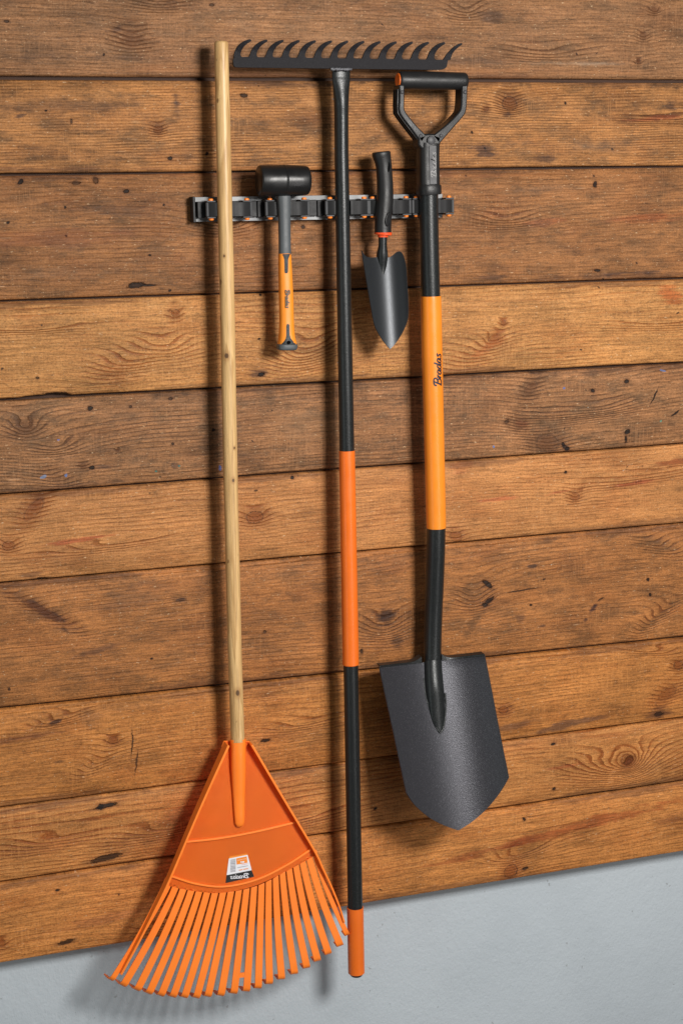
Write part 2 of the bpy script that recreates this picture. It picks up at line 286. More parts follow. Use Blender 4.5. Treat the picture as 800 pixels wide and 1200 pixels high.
   ('swirl', 70, 842, 44, 10, 12, 3.6), ('stain', 105, 840, 12, 16, 10, (120, 82, 52), .7), ('hole', 155, 870, .8, 14, -4, .7), ('hole', 160, 893, .8, 12, -10, .6), ('knot', 794, 779, 6, 5, 0, 1.6, .8),
   ('knot', 589, 832, 6.2, 4.6, 0, 1.6, .7), ('knot', 781, 812, 13, 6.5, 32, 2.4, .45), ('hole', 771, 837, 6, 3, 0, .7), ('stain', 771, 835, 20, 8, 8, (90, 56, 34), .9),
   ('stain', 668, 848, 80, 5, 6, (90, 62, 44), .9), ('stain', 600, 852, 34, 7, 6, (96, 66, 46), .8), ('swirl', 760, 762, 40, 8, -10, 3.0), ('hole', 310, 868, 6, 2.4, 0, .9), ('stain', 70, 893, 10, 2, 0, DRK, .6),
   ('stain', 20, 925, 60, 8, 6, (150, 100, 60), .4), ('swirl', 350, 850, 50, 10, 4, 2.6)]),
 dict(seed=9.3, light=L_(200, 138, 90), late=L_(142, 80, 42), grey=L_(164, 108, 68), gamt=.4, F=85, W=4, contrast=.8, feats=[
   ('hole', 124, 945, 14, 2.6, 7), ('hole', 118, 946, 4, 4, 0), ('hole', 124, 1006, 20, 3.8, 7, .8), ('swirl', 190, 972, 70, 14, 5, 4.6), ('swirl', 60, 985, 60, 12, 5, 3.0), ('hole', 736, 891, 7, 5, 30),
   ('knot', 736, 892, 9, 8, 0, 5.0, .3), ('swirl', 722, 898, 62, 24, 0, 7.5), ('hole', 648, 872, 2.6, 1.8, 0), ('hole', 648, 925, 2.2, 1.6, 0), ('stain', 660, 898, 26, 3, 0, RED, .6),
   ('swirl', 350, 960, 60, 12, 5, 3.0), ('hole', 440, 948, 2, 1.6, 0), ('stain', 210, 955, 24, 10, 0, (118, 70, 44), .5)]),
 dict(seed=10.6, light=L_(202, 140, 90), late=L_(148, 88, 48), grey=L_(158, 104, 64), gamt=.5, F=80, W=4, contrast=.5, feats=[
   ('hole', 67, 1043, 3, 1.4, 0), ('hole', 77, 1104, 11, 2.8, 8, .8), ('knot', 2, 1105, 5, 5, 0, 1.5, .6), ('knot', 598, 1021, 9, 8, 40, 1.8, .7), ('swirl', 610, 998, 44, 10, 8, 3.6),
   ('stain', 680, 968, 130, 9, 6, (128, 66, 32), .85), ('stain', 560, 1000, 80, 6, 6, (130, 70, 36), .6), ('hole', 613, 960, 2, 2.4, 0), ('hole', 614, 1018, 4, 1.8, 20, .8),
   ('stain', 130, 1075, 80, 8, 6, (136, 86, 54), .5), ('stain', 790, 960, 30, 8, 4, (110, 62, 36), .6), ('swirl', 200, 1080, 60, 9, 6, 2.6)]),
]
def edges(b):
    t, u = LINES[b], LINES[b + 1]; q = []
    for x in (60, 300, 520, 740):
        yt = t[0] + (t[1] - t[0]) * x / 800.0; yb = u[0] + (u[1] - u[0]) * x / 800.0
        q += [('stain', x, yt + 4, 130, 5, 0, (70, 46, 34), .55)] if (b * 7 + x // 60) % 3 else [('stain', x, yb - 4, 150, 5, 0, (70, 46, 34), .5)]
    return q
EXP = .88
TINT = [(0.867, 0.694, 0.505), (0.867, 0.694, 0.505), (1.029, 0.872, 0.604), (0.865, 0.742, 0.547), (0.893, 0.845, 0.666), (1.335, 1.104, 0.839), (0.929, 0.899, 0.733), (1.166, 1.059, 0.761), (0.959, 0.913, 0.713), (1.143, 1.111, 0.808), (1.184, 1.086, 0.762)]
def build_wall():
    mats = []; bm = bmesh.new(); rnd = random.Random(3)
    XA, XB, NS = -1.35, 1.55, 300
    def lz(i, x):
        a, b = P(0, LINES[i][0]), P(800, LINES[i][1])
        return a.z + (b.z - a.z) * (x - a.x) / (b.x - a.x)
    from mathutils import noise as mn
    offs = [0.0, .0008, -.0012, .0010, -.0016, .0004, -.0010, .0012, -.0012, .0006, -.0006]
    chips = {4: [(30, 85, .0030)], 1: [(330, 360, .001)], 9: [(640, 720, .0014)]}
    for b in range(len(LINES) - 1):
        B = BOARDS[b]
        lt = {k_: tuple(min(.9, c * EXP * TINT[b][i_]) for i_, c in enumerate(B[k_])) for k_ in ('light', 'late', 'grey')}
        mats.append(wood('old_pine_board', B['seed'], lt['light'], lt['late'], lt['grey'], B['gamt'], B['F'], B['W'], B['contrast'], B['feats'] + edges(b)))
        rows = []
        gt, gb = LINES[b][2] * .75e-3, LINES[b + 1][2] * .75e-3
        lip = b in (7, 8, 10)
        for i in range(NS + 1):
            x = XA + (XB - XA) * i / NS
            nz = lambda s, amp, f=3: mn.noise(Vector((x * f, b * 7.3 + s, 0))) * amp + mn.noise(Vector((x * f * 9, b * 3.1 + s, 5))) * amp * .35
            zt = lz(b, x) - gt + nz(1, .0009) * (1 if gt else 0); zb = lz(b + 1, x) + gb + nz(2, .0009)
            for (c0, c1, dep) in chips.get(b, []):
                xa, xb = P(c0, LINES[b + 1][0]).x, P(c1, LINES[b + 1][0]).x
                if xa < x < xb: zb += dep * (.5 + .5 * math.sin((x - xa) / (xb - xa) * math.pi)) * (1 + nz(4, .6, 60))
            e = offs[b] + nz(3, .0008, 1.5)
            prof = [(.048, zb), (e + .0035, zb), (e + .0010, zb + .0014), (e, zb + .0040)]
            for t in (.2, .4, .6, .8): prof.append((e - .0012 * math.sin(t * math.pi), zb + .004 + (zt - zb - .010) * t))
            if lip: prof += [(e, zt - .0085), (e + .0006, zt - .0072), (e + .0028, zt - .0066), (e + .0034, zt - .0015), (e + .0055, zt), (.048, zt)]
            else: prof += [(e, zt - .0045), (e + .0003, zt - .0042), (e + .0005, zt - .0035), (e + .0010, zt - .0014), (e + .0035, zt), (.048, zt)]
            rows.append([bm.verts.new((x, y, z)) for y, z in prof])
        for i in range(NS):
            for j in range(len(prof)):
                j2 = (j + 1) % len(prof)
                f_ = bm.faces.new((rows[i][j], rows[i + 1][j], rows[i + 1][j2], rows[i][j2])); f_.material_index = b
        for rw in (rows[0], rows[-1]):
            f_ = bm.faces.new(rw); f_.material_index = b
    # dark battens behind the joints
    for i in range(1, len(LINES) - 1):
        z0, z1 = lz(i, XA), lz(i, XB)
        vs = [bm.verts.new(q) for q in ((XA + .01, .014, z0 - .012), (XB - .01, .014, z1 - .012), (XB - .01, .014, z1 + .012), (XA + .01, .014, z0 + .012))]
        f_ = bm.faces.new(vs); f_.material_index = len(LINES) - 1
    n = NT('dark_tongue_wood'); mats.append(n.out(n.ramp(n.noise(n.mapping(n.obj, scale=(4, 1, 300))), [(.3, lin(44, 28, 20)), (.7, lin(70, 44, 28))]), .8))
    bmesh.ops.recalc_face_normals(bm, faces=bm.faces)
    me = bpy.data.meshes.new('plank_wall'); bm.to_mesh(me); bm.free()
    for m in mats: me.materials.append(m)
    me.shade_smooth(); me.set_sharp_from_angle(angle=math.radians(50))
    o = bpy.data.objects.new('plank_wall', me); C.objects.link(o)
    o['label'] = 'wall cladding of old brown and orange pine boards with knots'; o['category'] = 'wall'
    return o
build_wall()

def build_plaster():
    n = NT('painted_plaster')
    a = n.noise(n.mapping(n.obj, scale=(1, 1, 1)), 210, 4, .6); b = n.noise(n.mapping(n.obj, rot=(0, .5, 0), scale=(150, 1, 60)), 1, 3, .55, .8)
    c = n.noise(n.obj, 3.2, 4, .6); d_ = n.noise(n.obj, 90, 2, .5); e_ = n.noise(n.obj, 38, 3, .6)
    col = n.mix(n.rng(c, .35, .7), lin(183, 192, 199), lin(176, 185, 192))
    col = n.mix(n.rng(d_, .735, .76, 0, .5), col, lin(128, 130, 130))
    col = n.mix(n.rng(e_, .60, .78, 0, .15), col, lin(160, 166, 170))
    col = n.mix(n.rng(a, .34, .22, 0, .3), col, lin(140, 148, 152))
    n.bump(n.math('MULTIPLY_ADD', a, .45, n.math('MULTIPLY_ADD', b, .5, n.math('MULTIPLY', e_, .6))), .0027, .7)
    m = n.out(col, .62, 0, .35)
    bm = bmesh.new()
    vs = [bm.verts.new(q) for q in ((-1.35, .050, -1.9), (1.55, .050, -1.9), (1.55, .050, 1.3), (-1.35, .050, 1.3))]
    bk = [bm.verts.new(v.co + Vector((0, .1, 0))) for v in vs]
    bm.faces.new(vs); bm.faces.new(bk[::-1])
    for i in range(4): bm.faces.new((vs[i], bk[i], bk[(i + 1) % 4], vs[(i + 1) % 4]))
    bmesh.ops.recalc_face_normals(bm, faces=bm.faces)
    me = bpy.data.meshes.new('plaster_wall'); bm.to_mesh(me); bm.free(); me.materials.append(m)
    o = bpy.data.objects.new('plaster_wall', me); C.objects.link(o)
    o['label'] = 'pale blue grey rough plaster wall below the boards'; o['category'] = 'wall'
build_plaster()

# ------------------------------------------------------------------ materials of the tools
def powder(name, col, rough, bsc, bd, metal=.0, spk=.0, coat=0., spec=.5):
    n = NT(name); a = n.noise(n.obj, bsc, 3, .6); b = n.noise(n.obj, bsc * 1.9, 2, .6)
    c = n.mix(n.rng(a, .45, .8, 0, .5), col, tuple(x * 1.7 + .01 for x in col))
    if spk: c = n.mix(n.rng(b, .62, .72, 0, spk), c, (.32, .33, .36))
    n.bump(a, bd, .7); n.b.inputs['Coat Weight'].default_value = coat
    return n.out(c, n.rng(b, .3, .7, rough - .08, rough + .1), metal, spec)
def plastic(name, col, rough=.4, bsc=500, bd=.00015, var=.10, spec=.5):
    n = NT(name); a = n.noise(n.obj, bsc, 2, .5); v = n.noise(n.obj, 14, 3, .6)
    c = n.mix(n.rng(v, .3, .7), tuple(x * (1 - var) for x in col), tuple(min(1, x * (1 + var)) for x in col))
    n.bump(a, bd, .6)
    return n.out(c, n.rng(n.noise(n.obj, 40, 3, .6), .3, .7, rough - .06, rough + .08), 0, spec)
M = {}
M['tube'] = powder('black_hammered_tube', (.013, .015, .0155), .33, 520, .00034, .25, .22)
M['blade'] = powder('grey_powder_coated_steel', (.048, .048, .056), .38, 540, .00062, .55, .65)
M['trowel'] = powder('satin_grey_steel', (.030, .033, .037), .37, 900, .0002, .55, .0)
M['rakehead'] = powder('black_painted_steel', (.010, .009, .011), .60, 700, .0006, .0, .30, spec=.15)
M['weld'] = powder('weld_metal', (.10, .10, .11), .5, 350, .002, .6, .3)
M['dplastic'] = plastic('dark_grip_plastic', (.012, .012, .0125), .42, 700, .00035, spec=.38)
M['dplastic2'] = plastic('worn_grey_plastic', (.060, .060, .064), .5, 600, .0003)
M['rubber'] = plastic('black_rubber', (.008, .008, .0085), .33, 90, .0003, .2, .42)
M['greyp'] = plastic('slate_grey_plastic', (.066, .074, .080), .5)
M['clip'] = plastic('black_clip_plastic', (.020, .020, .021), .50, spec=.25)
M['clip2'] = plastic('grey_clip_plastic', (.060, .061, .064), .55, spec=.3)
M['orange'] = plastic('amber_orange_plastic', (.82, .245, .018), .36, 300, .0001, .05)
M['orange2'] = plastic('deep_orange_plastic', (.78, .150, .012), .38, 300, .0001, .05)
M['orange_rake'] = plastic('bright_orange_plastic', (1.0, .225, .020), .42, 420, .00018, .04)
M['orange_pin'] = plastic('orange_pin', (.85, .22, .02), .4)
M['redor'] = plastic('red_orange_plastic', (.80, .085, .018), .4)
M['mallet_or'] = plastic('amber_grip', (.84, .265, .018), .42, 300, .0001, .05)
M['ink'] = plastic('dark_ink', (.018, .016, .03), .5)
M['greyink'] = plastic('grey_ink', (.11, .10, .08), .5)
M['white'] = plastic('white_paper', (.74, .74, .78), .35, 300, .00005, .03)
M['paper_or'] = plastic('orange_print', (.85, .25, .02), .35)
M['blackp'] = plastic('black_print', (.022, .022, .022), .3)
M['barcode'] = plastic('barcode_ink', (.16, .16, .19), .4)
M['emboss'] = plastic('embossed_plastic', (.19, .185, .185), .45)
M['void'] = plastic('dark_hollow', (.004, .004, .004), .9, spec=0.)
def alu():
    n = NT('brushed_aluminium'); a = n.noise(n.mapping(n.obj, scale=(12, 400, 900)), 1, 3, .6)
    b = n.noise(n.mapping(n.obj, scale=(16, 1, 3)), 1, 2, .5)
    n.bump(a, .0001); return n.out(n.mix(n.rng(b, .4, .6), (.13, .134, .138), (.22, .224, .228)), .5, .35)
M['alu'] = alu()
def pole_wood():
    n = NT('varnished_ash_handle')
    big = n.noise(n.mapping(n.obj, scale=(30, 30, 2.2)), 1, 3, .5, .4)
    g = n.ramp(n.math('FRACT', n.math('MULTIPLY', big, 7)), [(0, .0), (.55, .35), (.85, 1.), (1., 0.)])
    fib = n.noise(n.mapping(n.obj, scale=(700, 700, 22)), 1, 3, .6)
    col = n.mix(n.math('MULTIPLY', g, .6), lin(216, 178, 122), lin(164, 120, 68))
    col = n.mix(1., col, n.ramp(fib, [(.3, .72), (.55, 1.), (.8, 1.12)]), 'MULTIPLY')
    kn = n.rng(n.noise(n.mapping(n.obj, scale=(80, 80, 50)), 1, 1, .5), .72, .77, 0, .75)
    col = n.mix(kn, col, lin(104, 68, 40))
    for px_, py_, r_ in ((266, 417, 2.6), (275, 525, 1.3), (273.4, 563, 1.9), (278.4, 812, 3.0), (263, 300, 1.2)):
        q = P(px_, py_, -.064) - P(278, 868, -.05); mp = n.mapping(n.obj, loc=(q.x, q.y, q.z), scale=(r_ * .0013, .03, r_ * .0019), typ='TEXTURE')
        rr = n.math('MULTIPLY_ADD', fib, .8, n.math('SUBTRACT', n.vmath('LENGTH', mp), .4))
        col = n.mix(n.rng(rr, 2.6, 1.0, 0, .45), col, lin(150, 104, 58)); col = n.mix(n.rng(rr, 1.1, .6, 0, .85), col, lin(66, 42, 26))
    n.bump(fib, .0004, .5); n.b.inputs['Coat Weight'].default_value = .16; n.b.inputs['Coat Roughness'].default_value = .28
    return n.out(col, .5, 0, .4)
M['pole'] = pole_wood()

# ------------------------------------------------------------------ mesh helpers (all in world space)
def thing(name, label, cat, loc, group=None):
    o = bpy.data.objects.new(name, None); C.objects.link(o); o.location = loc; o.empty_display_size = .05
    o['label'] = label; o['category'] = cat
    if group: o['group'] = group
    return o
def root_of(o):
    while o.parent: o = o.parent
    return o
def link(name, bm, mats, parent, bevel=0, smooth=40, label=None, recalc=True):
    if recalc: bmesh.ops.recalc_face_normals(bm, faces=bm.faces)
    off = root_of(parent).location
    for v in bm.verts: v.co -= off
    me = bpy.data.meshes.new(name); bm.to_mesh(me); bm.free()
    for m in (mats if isinstance(mats, (list, tuple)) else [mats]): me.materials.append(m)
    me.shade_smooth(); me.set_sharp_from_angle(angle=math.radians(smooth))
    o = bpy.data.objects.new(name, me); C.objects.link(o); o.parent = parent
    if label: o['label'] = label
    if bevel:
        b = o.modifiers.new('bevel', 'BEVEL'); b.width = bevel; b.segments = 2; b.limit_method = 'ANGLE'; b.angle_limit = math.radians(35)
        b.harden_normals = False
    return o
def smoothpath(pts, n=6):
    """Catmull-Rom through points (each a tuple of floats)"""
    A = [np.array(p, float) for p in pts]; out = []
    for i in range(len(A) - 1):
        p0 = A[i - 1] if i else 2 * A[0] - A[1]; p1, p2 = A[i], A[i + 1]; p3 = A[i + 2] if i + 2 < len(A) else 2 * A[-1] - A[-2]
        for k_ in range(n):
            t = k_ / n
            out.append(.5 * ((2 * p1) + (p2 - p0) * t + (2 * p0 - 5 * p1 + 4 * p2 - p3) * t * t + (3 * p1 - p0 - 3 * p2 + p3) * t ** 3))
    out.append(A[-1]); return out
def sweep(bm, pts, rads, seg=24, up=(0, -1, 0), caps=True, power=2.0, mi=0):
    """pts: centre points, rads: (rx, ry) half sizes; rx across, ry along 'up'. power>2 = boxier section"""
    rings = []; n = len(pts); pts = [Vector(p) for p in pts]
    for i, p in enumerate(pts):
        t = (pts[min(i + 1, n - 1)] - pts[max(i - 1, 0)]).normalized()
        u = Vector(up); s_ = t.cross(u).normalized(); u2 = s_.cross(t).normalized()
        rx, ry = rads[i] if isinstance(rads[i], (tuple, list)) else (rads[i], rads[i])
        ring = []
        for k_ in range(seg):
            a = 2 * math.pi * k_ / seg; c, s = math.cos(a), math.sin(a)
            e = 2.0 / power
            cx = math.copysign(abs(c) ** e, c); sy = math.copysign(abs(s) ** e, s)
            ring.append(bm.verts.new(p + s_ * (cx * rx) + u2 * (sy * ry)))
        rings.append(ring)
    for a, b in zip(rings[:-1], rings[1:]):
        for k_ in range(seg):
            f_ = bm.faces.new((a[k_], a[(k_ + 1) % seg], b[(k_ + 1) % seg], b[k_])); f_.material_index = mi
    if caps:
        for ring in (rings[0], rings[-1]):
            f_ = bm.faces.new(ring); f_.material_index = mi
    return rings
def prism(bm, front, dv, mi=0):
    """polygon given by world points, extruded by vector dv"""
    a = [bm.verts.new(p) for p in front]; b = [bm.verts.new(Vector(p) + Vector(dv)) for p in front]
    n = len(a); fs = [bm.faces.new(a), bm.faces.new(b[::-1])]
    for i in range(n): fs.append(bm.faces.new((a[i], b[i], b[(i + 1) % n], a[(i + 1) % n])))
    for f_ in fs: f_.material_index = mi
def box(bm, x0, x1, y0, y1, z0, z1, mi=0):
    prism(bm, [(x0, y0, z0), (x1, y0, z0), (x1, y0, z1), (x0, y0, z1)], (0, y1 - y0, 0), mi)
def axis(pix, y):   # [(px,py)] at depth(s) y
    return [P(a[0], a[1], (y[i] if isinstance(y, (list, tuple)) else y)) for i, a in enumerate(pix)]
def lerp(a, b, t): return a + (b - a) * t
def dense(pts, rads, n=8):
    P_, R_ = [], []
    for i in range(len(pts) - 1):
        for k_ in range(n):
            t = k_ / n; P_.append(Vector(pts[i]).lerp(Vector(pts[i + 1]), t))
            a, b = rads[i], rads[i + 1]
            R_.append((lerp(a[0], b[0], t), lerp(a[1], b[1], t)) if isinstance(a, tuple) else lerp(a, b, t))
    P_.append(Vector(pts[-1])); R_.append(rads[-1]); return P_, R_

# script lettering "Bradas": pen strokes in a unit square
def word():
    G = {
     'B': ([[(.02, .70), (.02, .92), (.22, 1.06), (.62, 1.04), (.74, .84), (.62, .62), (.36, .54), (.62, .50), (.72, .26), (.52, .02), (.20, -.02), (.02, .12)],
            [(.36, .98), (.24, .50), (.14, .02)]], .80),
     'r': ([[(.02, .50), (.10, .54), (.08, .28), (.04, .0)], [(.08, .30), (.20, .52), (.34, .54)]], .36),
     'a': ([[(.42, .50), (.22, .55), (.05, .34), (.05, .08), (.20, .0), (.34, .18), (.44, .52), (.38, .12), (.44, .0), (.54, .08)]], .56),
     'd': ([[(.40, .50), (.22, .55), (.05, .34), (.05, .08), (.20, .0), (.36, .20), (.56, 1.0)], [(.56, 1.0), (.40, .14), (.46, .0), (.56, .08)]], .60),
     's': ([[(.38, .50), (.26, .58), (.12, .46), (.26, .28), (.30, .10), (.16, -.02), (.0, .08)]], .42)}
    x = 0; out = []
    for ch in 'Bradas':
        st, adv = G[ch]
        for s in st: out.append([(q[0] + x + q[1] * .10, q[1]) for q in s])
        x += adv
    return out, x
def ribbon_word(bm, fn, wd=.10, mi=0):
    """fn(u,v) -> (point, ) with u along the word 0..1, v height 0..1"""
    st, W = word()
    for s in st:
        q = smoothpath(s, 5); n = len(q); prev = None
        for i in range(n):
            t = q[min(i + 1, n - 1)] - q[max(i - 1, 0)]; t = t / (np.linalg.norm(t) + 1e-9); nn = np.array((-t[1], t[0])) * wd * .5
            a, b = q[i] + nn, q[i] - nn
            va, vb = bm.verts.new(fn(a[0] / W, a[1])), bm.verts.new(fn(b[0] / W, b[1]))
            if prev: f_ = bm.faces.new((prev[0], va, vb, prev[1])); f_.material_index = mi
            prev = (va, vb)
def on_tube(c0, c1, rad, ang0, dang, lift):
    """map u along axis c0->c1, v round the tube from ang0 to ang0+dang (angle 0 = towards the room, + = right)"""
    c0, c1 = Vector(c0), Vector(c1)
    def fn(u, v):
        p = c0.lerp(c1, u); a = ang0 + dang * v; rr = rad + lift
        return p + Vector((math.sin(a) * rr, -math.cos(a) * rr, 0))
    return fn

# ------------------------------------------------------------------ tool rail with clips
rail = thing('tool_rail', 'horizontal aluminium rail with black spring clips screwed to the boards', 'tool rack', P(370, 245, -.01))
ya = -.020
bm = bmesh.new()
TL, TR, BR, BL = P(228.5, 231, ya), P(518, 227, ya), P(518, 255, ya), P(228.5, 260, ya)
zt0, zt1, zb0, zb1 = TL.z, TR.z, BL.z, BR.z
xl, xr = TL.x, TR.x
def strip(bm, z0a, z1a, z0b, z1b, y0, y1, x0=xl, x1=xr, mi=0):
    prism(bm, [(x0, y0, z0a), (x1, y0, z0b), (x1, y0, z1b), (x0, y0, z1a)], (0, y1 - y0, 0), mi)
h = .0078
strip(bm, zt0 - h, zt0, zt1 - h, zt1, ya, ya + .0015)                     # upper lip
strip(bm, zb0, zb0 + h, zb1, zb1 + h, ya, ya + .0015)                     # lower lip
strip(bm, zt0 - .0016, zt0 - .0001, zt1 - .0016, zt1 - .0001, ya + .0016, -.0015)   # top web
strip(bm, zb0 + .0001, zb0 + .0016, zb1 + .0001, zb1 + .0016, ya + .0016, -.0015)
strip(bm, zb0 + .002, zt0 - .002, zb1 + .002, zt1 - .002, -.0060, -.0035) # back web
link('rail', bm, M['alu'], rail, .0004)
bm = bmesh.new(); strip(bm, zb0 + h + .0002, zt0 - h - .0002, zb1 + h + .0002, zt1 - h - .0002, -.0160, -.0062)
link('clip_track', bm, M['clip'], rail, .0004)
bm = bmesh.new(); box(bm, xl - .0042, xl - .0002, ya - .0015, -.001, zb0 - .001, zt0 + .001)
link('end_cap', bm, M['clip'], rail, .0008)
# each clip: pixel x of base span, left arm (pin, tip), right arm (pin, tip), tool depth
clips = [(230, 300, 247, 262.5, 289, 271, ), (300, 370, 316, 330, 356, 339.5), (370, 431, 386, 399, 426, 411), (431.5, 481, 436, 445, 475, 460), (482, 518, 487, 496, 525, 513)]
for b0, b1, pl, tl, pr, tr in clips:
    cy = lambda x: 246.0 - (x - 223) * .0150
    A = P(b0, cy(b0), ya); Bp = P(b1, cy(b1), ya); zc = (A.z + Bp.z) / 2; hz = .0134
    bm = bmesh.new(); box(bm, A.x + .0006, Bp.x - .0006, -.0275, -.0161, zc - hz, zc + hz)
    base = link('tool_clip', bm, M['clip'], rail, .001)
    for pin, tip, sgn in ((pl, tl, 1), (pr, tr, -1)):
        yp = -.040
        q = P(pin, cy(pin), yp); t = P(tip, cy(tip), -.052)
        L = t.x - q.x
        # arm seen from above: hub at the pin, leaf curving out to the tool
        pts = smoothpath([(q.x - sgn * .0045, yp + .001), (q.x + L * .25, yp - .0065), (q.x + L * .62, yp - .0085), (q.x + L * .98, yp - .0110), (t.x - sgn * .0002, yp - .0170)], 5)
        prof_o, prof_i = [], []
        for i, c in enumerate(pts):
            tt = pts[min(i + 1, len(pts) - 1)] - pts[max(i - 1, 0)]; tt /= np.linalg.norm(tt); nn = np.array((-tt[1], tt[0])) * .0032 * (1.15 - .5 * i / len(pts))
            prof_o.append(c + nn); prof_i.append(c - nn)
        bm = bmesh.new(); hh = .0112
        prism(bm, [(c[0], c[1], q.z - hh) for c in prof_o + prof_i[::-1]], (0, 0, 2 * hh))
        link('clip_arm', bm, M['clip'], base, .0006)
        bm = bmesh.new()   # fork plates that carry the pin, and its post
        for zz in (q.z + hh + .0004, q.z - hh - .0030):
            box(bm, q.x - .0078, q.x + .0078, yp - .0070, -.0272, zz, zz + .0026)
        sweep(bm, [(q.x - sgn * .0065, yp - .003, q.z - hh), (q.x - sgn * .0065, yp - .003, q.z + hh)], [.0026, .0026], 12)
        link('fork', bm, M['clip2'], base, .0007)
        for s in (1, -1):
            bm = bmesh.new(); zz = q.z + s * (hh + .0031)
            sweep(bm, [(q.x, yp - .0015, zz), (q.x, yp - .0015, zz + s * .0022), (q.x, yp - .0015, zz + s * .0034)], [.0043, .0041, .0028], 16, up=(0, -1, 0))
            link('pin', bm, M['orange_pin'], base)

# ------------------------------------------------------------------ leaf rake
lr = thing('leaf_rake', 'leaf rake with fan of orange plastic tines and pale wooden handle', 'rake', P(278, 868, -.05))
pp = [(259.3, 51), (261.5, 150), (263.5, 240), (266, 340), (270.2, 560), (275, 760), (278.4, 862), (278.6, 869.5)]
yy = [-.050, -.051, -.052, -.052, -.052, -.052, -.054, -.056]
pts = axis(pp, yy); wd = [16.2, 17.2, 17.4, 17.4, 16.9, 16.5, 16.0, 16]
rad = [mpp(p) * w_ / 2 for p, w_ in zip(pts, wd)]
pts, rad = dense(pts, rad, 6)
# rounded top end
top = pts[0]; dirv = (pts[0] - pts[1]).normalized()
pts = [top + dirv * .0035, top + dirv * .0030, top + dirv * .0012] + pts; rad = [rad[0] * .70, rad[0] * .86, rad[0] * .97] + rad
rr_ = random.Random(5); rad = [r_ * (1 + rr_.uniform(-.012, .012)) for r_ in rad]
bm = bmesh.new(); sweep(bm, pts, rad, 28); link('handle', bm, M['pole'], lr, smooth=60)

def rdep(py):                       # how far the head leans out from the wall as it goes down
    return -.048 - .046 * max(0, (py - 868) / 320.0)
def RP(px, py, dy=0.): return P(px, py, rdep(py) + dy)
SL = lambda t: None
# arc of slot tops and of the rib
arc_rib = smoothpath([(197, 1025), (230, 1035), (263, 1038), (300, 1030), (335, 1013), (365, 993.5)], 8)
arc_slot = smoothpath([(202.5, 1037), (232, 1044), (268, 1046.5), (305, 1038), (338, 1020), (365.5, 1001)], 12)
def along(path, t):
    d_ = [0]
    for a, b in zip(path[:-1], path[1:]): d_.append(d_[-1] + np.linalg.norm(b - a))
    x = t * d_[-1]
    for i in range(len(path) - 1):
        if d_[i + 1] >= x: return path[i] + (path[i + 1] - path[i]) * ((x - d_[i]) / (d_[i + 1] - d_[i] + 1e-9))
    return path[-1]
tops = [along(arc_slot, k_ / 19) for k_ in range(20)]         # 20 slots
tipx = [134, 147.5, 163.5, 177, 190.8, 204.6, 218, 231.8, 245, 260, 275, 289.5, 303, 316, 330, 345, 359, 371.5, 384, 397.5, 405.5]
tipy = [1147, 1153.5, 1158.5, 1162.5, 1165, 1166.5, 1167, 1167.5, 1166, 1165, 1162.5, 1160, 1156.5, 1151.5, 1146, 1140, 1133, 1125, 1117, 1107.5, 1095]
Lo = [(263, 869), (229, 947), (195.5, 1026)]; Ro = [(292, 869), (328, 930), (365.5, 992)]
bm = bmesh.new(); TH = .0028
left_edge = [(264.5, 869), (247, 909), (230, 948), (213, 988), (196.5, 1026)]
right_edge = [(291, 869), (309, 900), (328, 931), (347, 962), (365, 993)]
# plate: grid from apex down to the slot arc
rowsA = []
NU = 40
for i in range(26):
    t = i / 25
    l = along([np.array(q) for q in left_edge + [(192, 1037)]], t); r_ = along([np.array(q) for q in right_edge + [(371, 1002)]], t)
    # blend straight rows into the arc
    row = []
    for j in range(NU + 1):
        u = j / NU; a = l + (r_ - l) * u
        sag = along(arc_slot, min(1, max(0, u)))[1] - lerp(1037, 1001, u)
        a = a + np.array((0, max(0, sag - .6) * t ** 2))
        row.append(bm.verts.new(RP(a[0], a[1])))
    rowsA.append(row)
for a, b in zip(rowsA[:-1], rowsA[1:]):
    for j in range(NU): bm.faces.new((a[j], a[j + 1], b[j + 1], b[j]))
bmesh.ops.solidify(bm, geom=bm.faces[:], thickness=TH)
head = link('rake_head', bm, M['orange_rake'], lr, smooth=35)
# make sure the plate front is at rdep and thickness goes towards the wall
def wedge_path(bm, pix, w0, w1, d0, d1, mi=0, ret=False):
    """raised rib following pixels; width px w, height d towards the room"""
    q = pix; n = len(q); prev = None
    for i in range(n):
        t = q[min(i + 1, n - 1)] - q[max(i - 1, 0)]; t = t / np.linalg.norm(t); nn = np.array((-t[1], t[0]))
        w_ = lerp(w0, w1, i / (n - 1)) / 2; dd = lerp(d0, d1, i / (n - 1))
        a, b = q[i] + nn * w_, q[i] - nn * w_
        A0, B0 = RP(a[0], a[1], .001), RP(b[0], b[1], .001)
        A1, B1 = A0 + Vector((0, -dd - .001, 0)), B0 + Vector((0, -dd - .001, 0))
        c = [bm.verts.new(v) for v in (A0, A1, B1, B0)]
        if prev:
            for k_ in range(4): bm.faces.new((prev[k_], prev[(k_ + 1) % 4], c[(k_ + 1) % 4], c[k_]))
        else: bm.faces.new(c)
        prev = c
    bm.faces.new(prev[::-1])
arr = lambda L: [np.array(q, float) for q in L]
bm = bmesh.new()
le = smoothpath([(264, 869), (230, 946), (197, 1025), (181, 1060), (163, 1097), (147, 1128), (141, 1140)], 5)
wedge_path(bm, le, 2.6, 2.4, .023, .0075)
re_ = smoothpath([(291.6, 869), (328, 930.5), (365, 992.5), (375, 1013), (386, 1036), (396, 1060), (402.5, 1080)], 5)
wedge_path(bm, re_, 2.6, 2.0, .020, .0035)
link('rim', bm, M['orange_rake'], head, .0006)
bm = bmesh.new()
wedge_path(bm, smoothpath([(215.5, 986), (260, 981), (305, 972.5), (346, 962.5)], 6), 2.4, 2.4, .0042, .0042)
link('cross_rib', bm, M['orange_rake'], head, .0006)
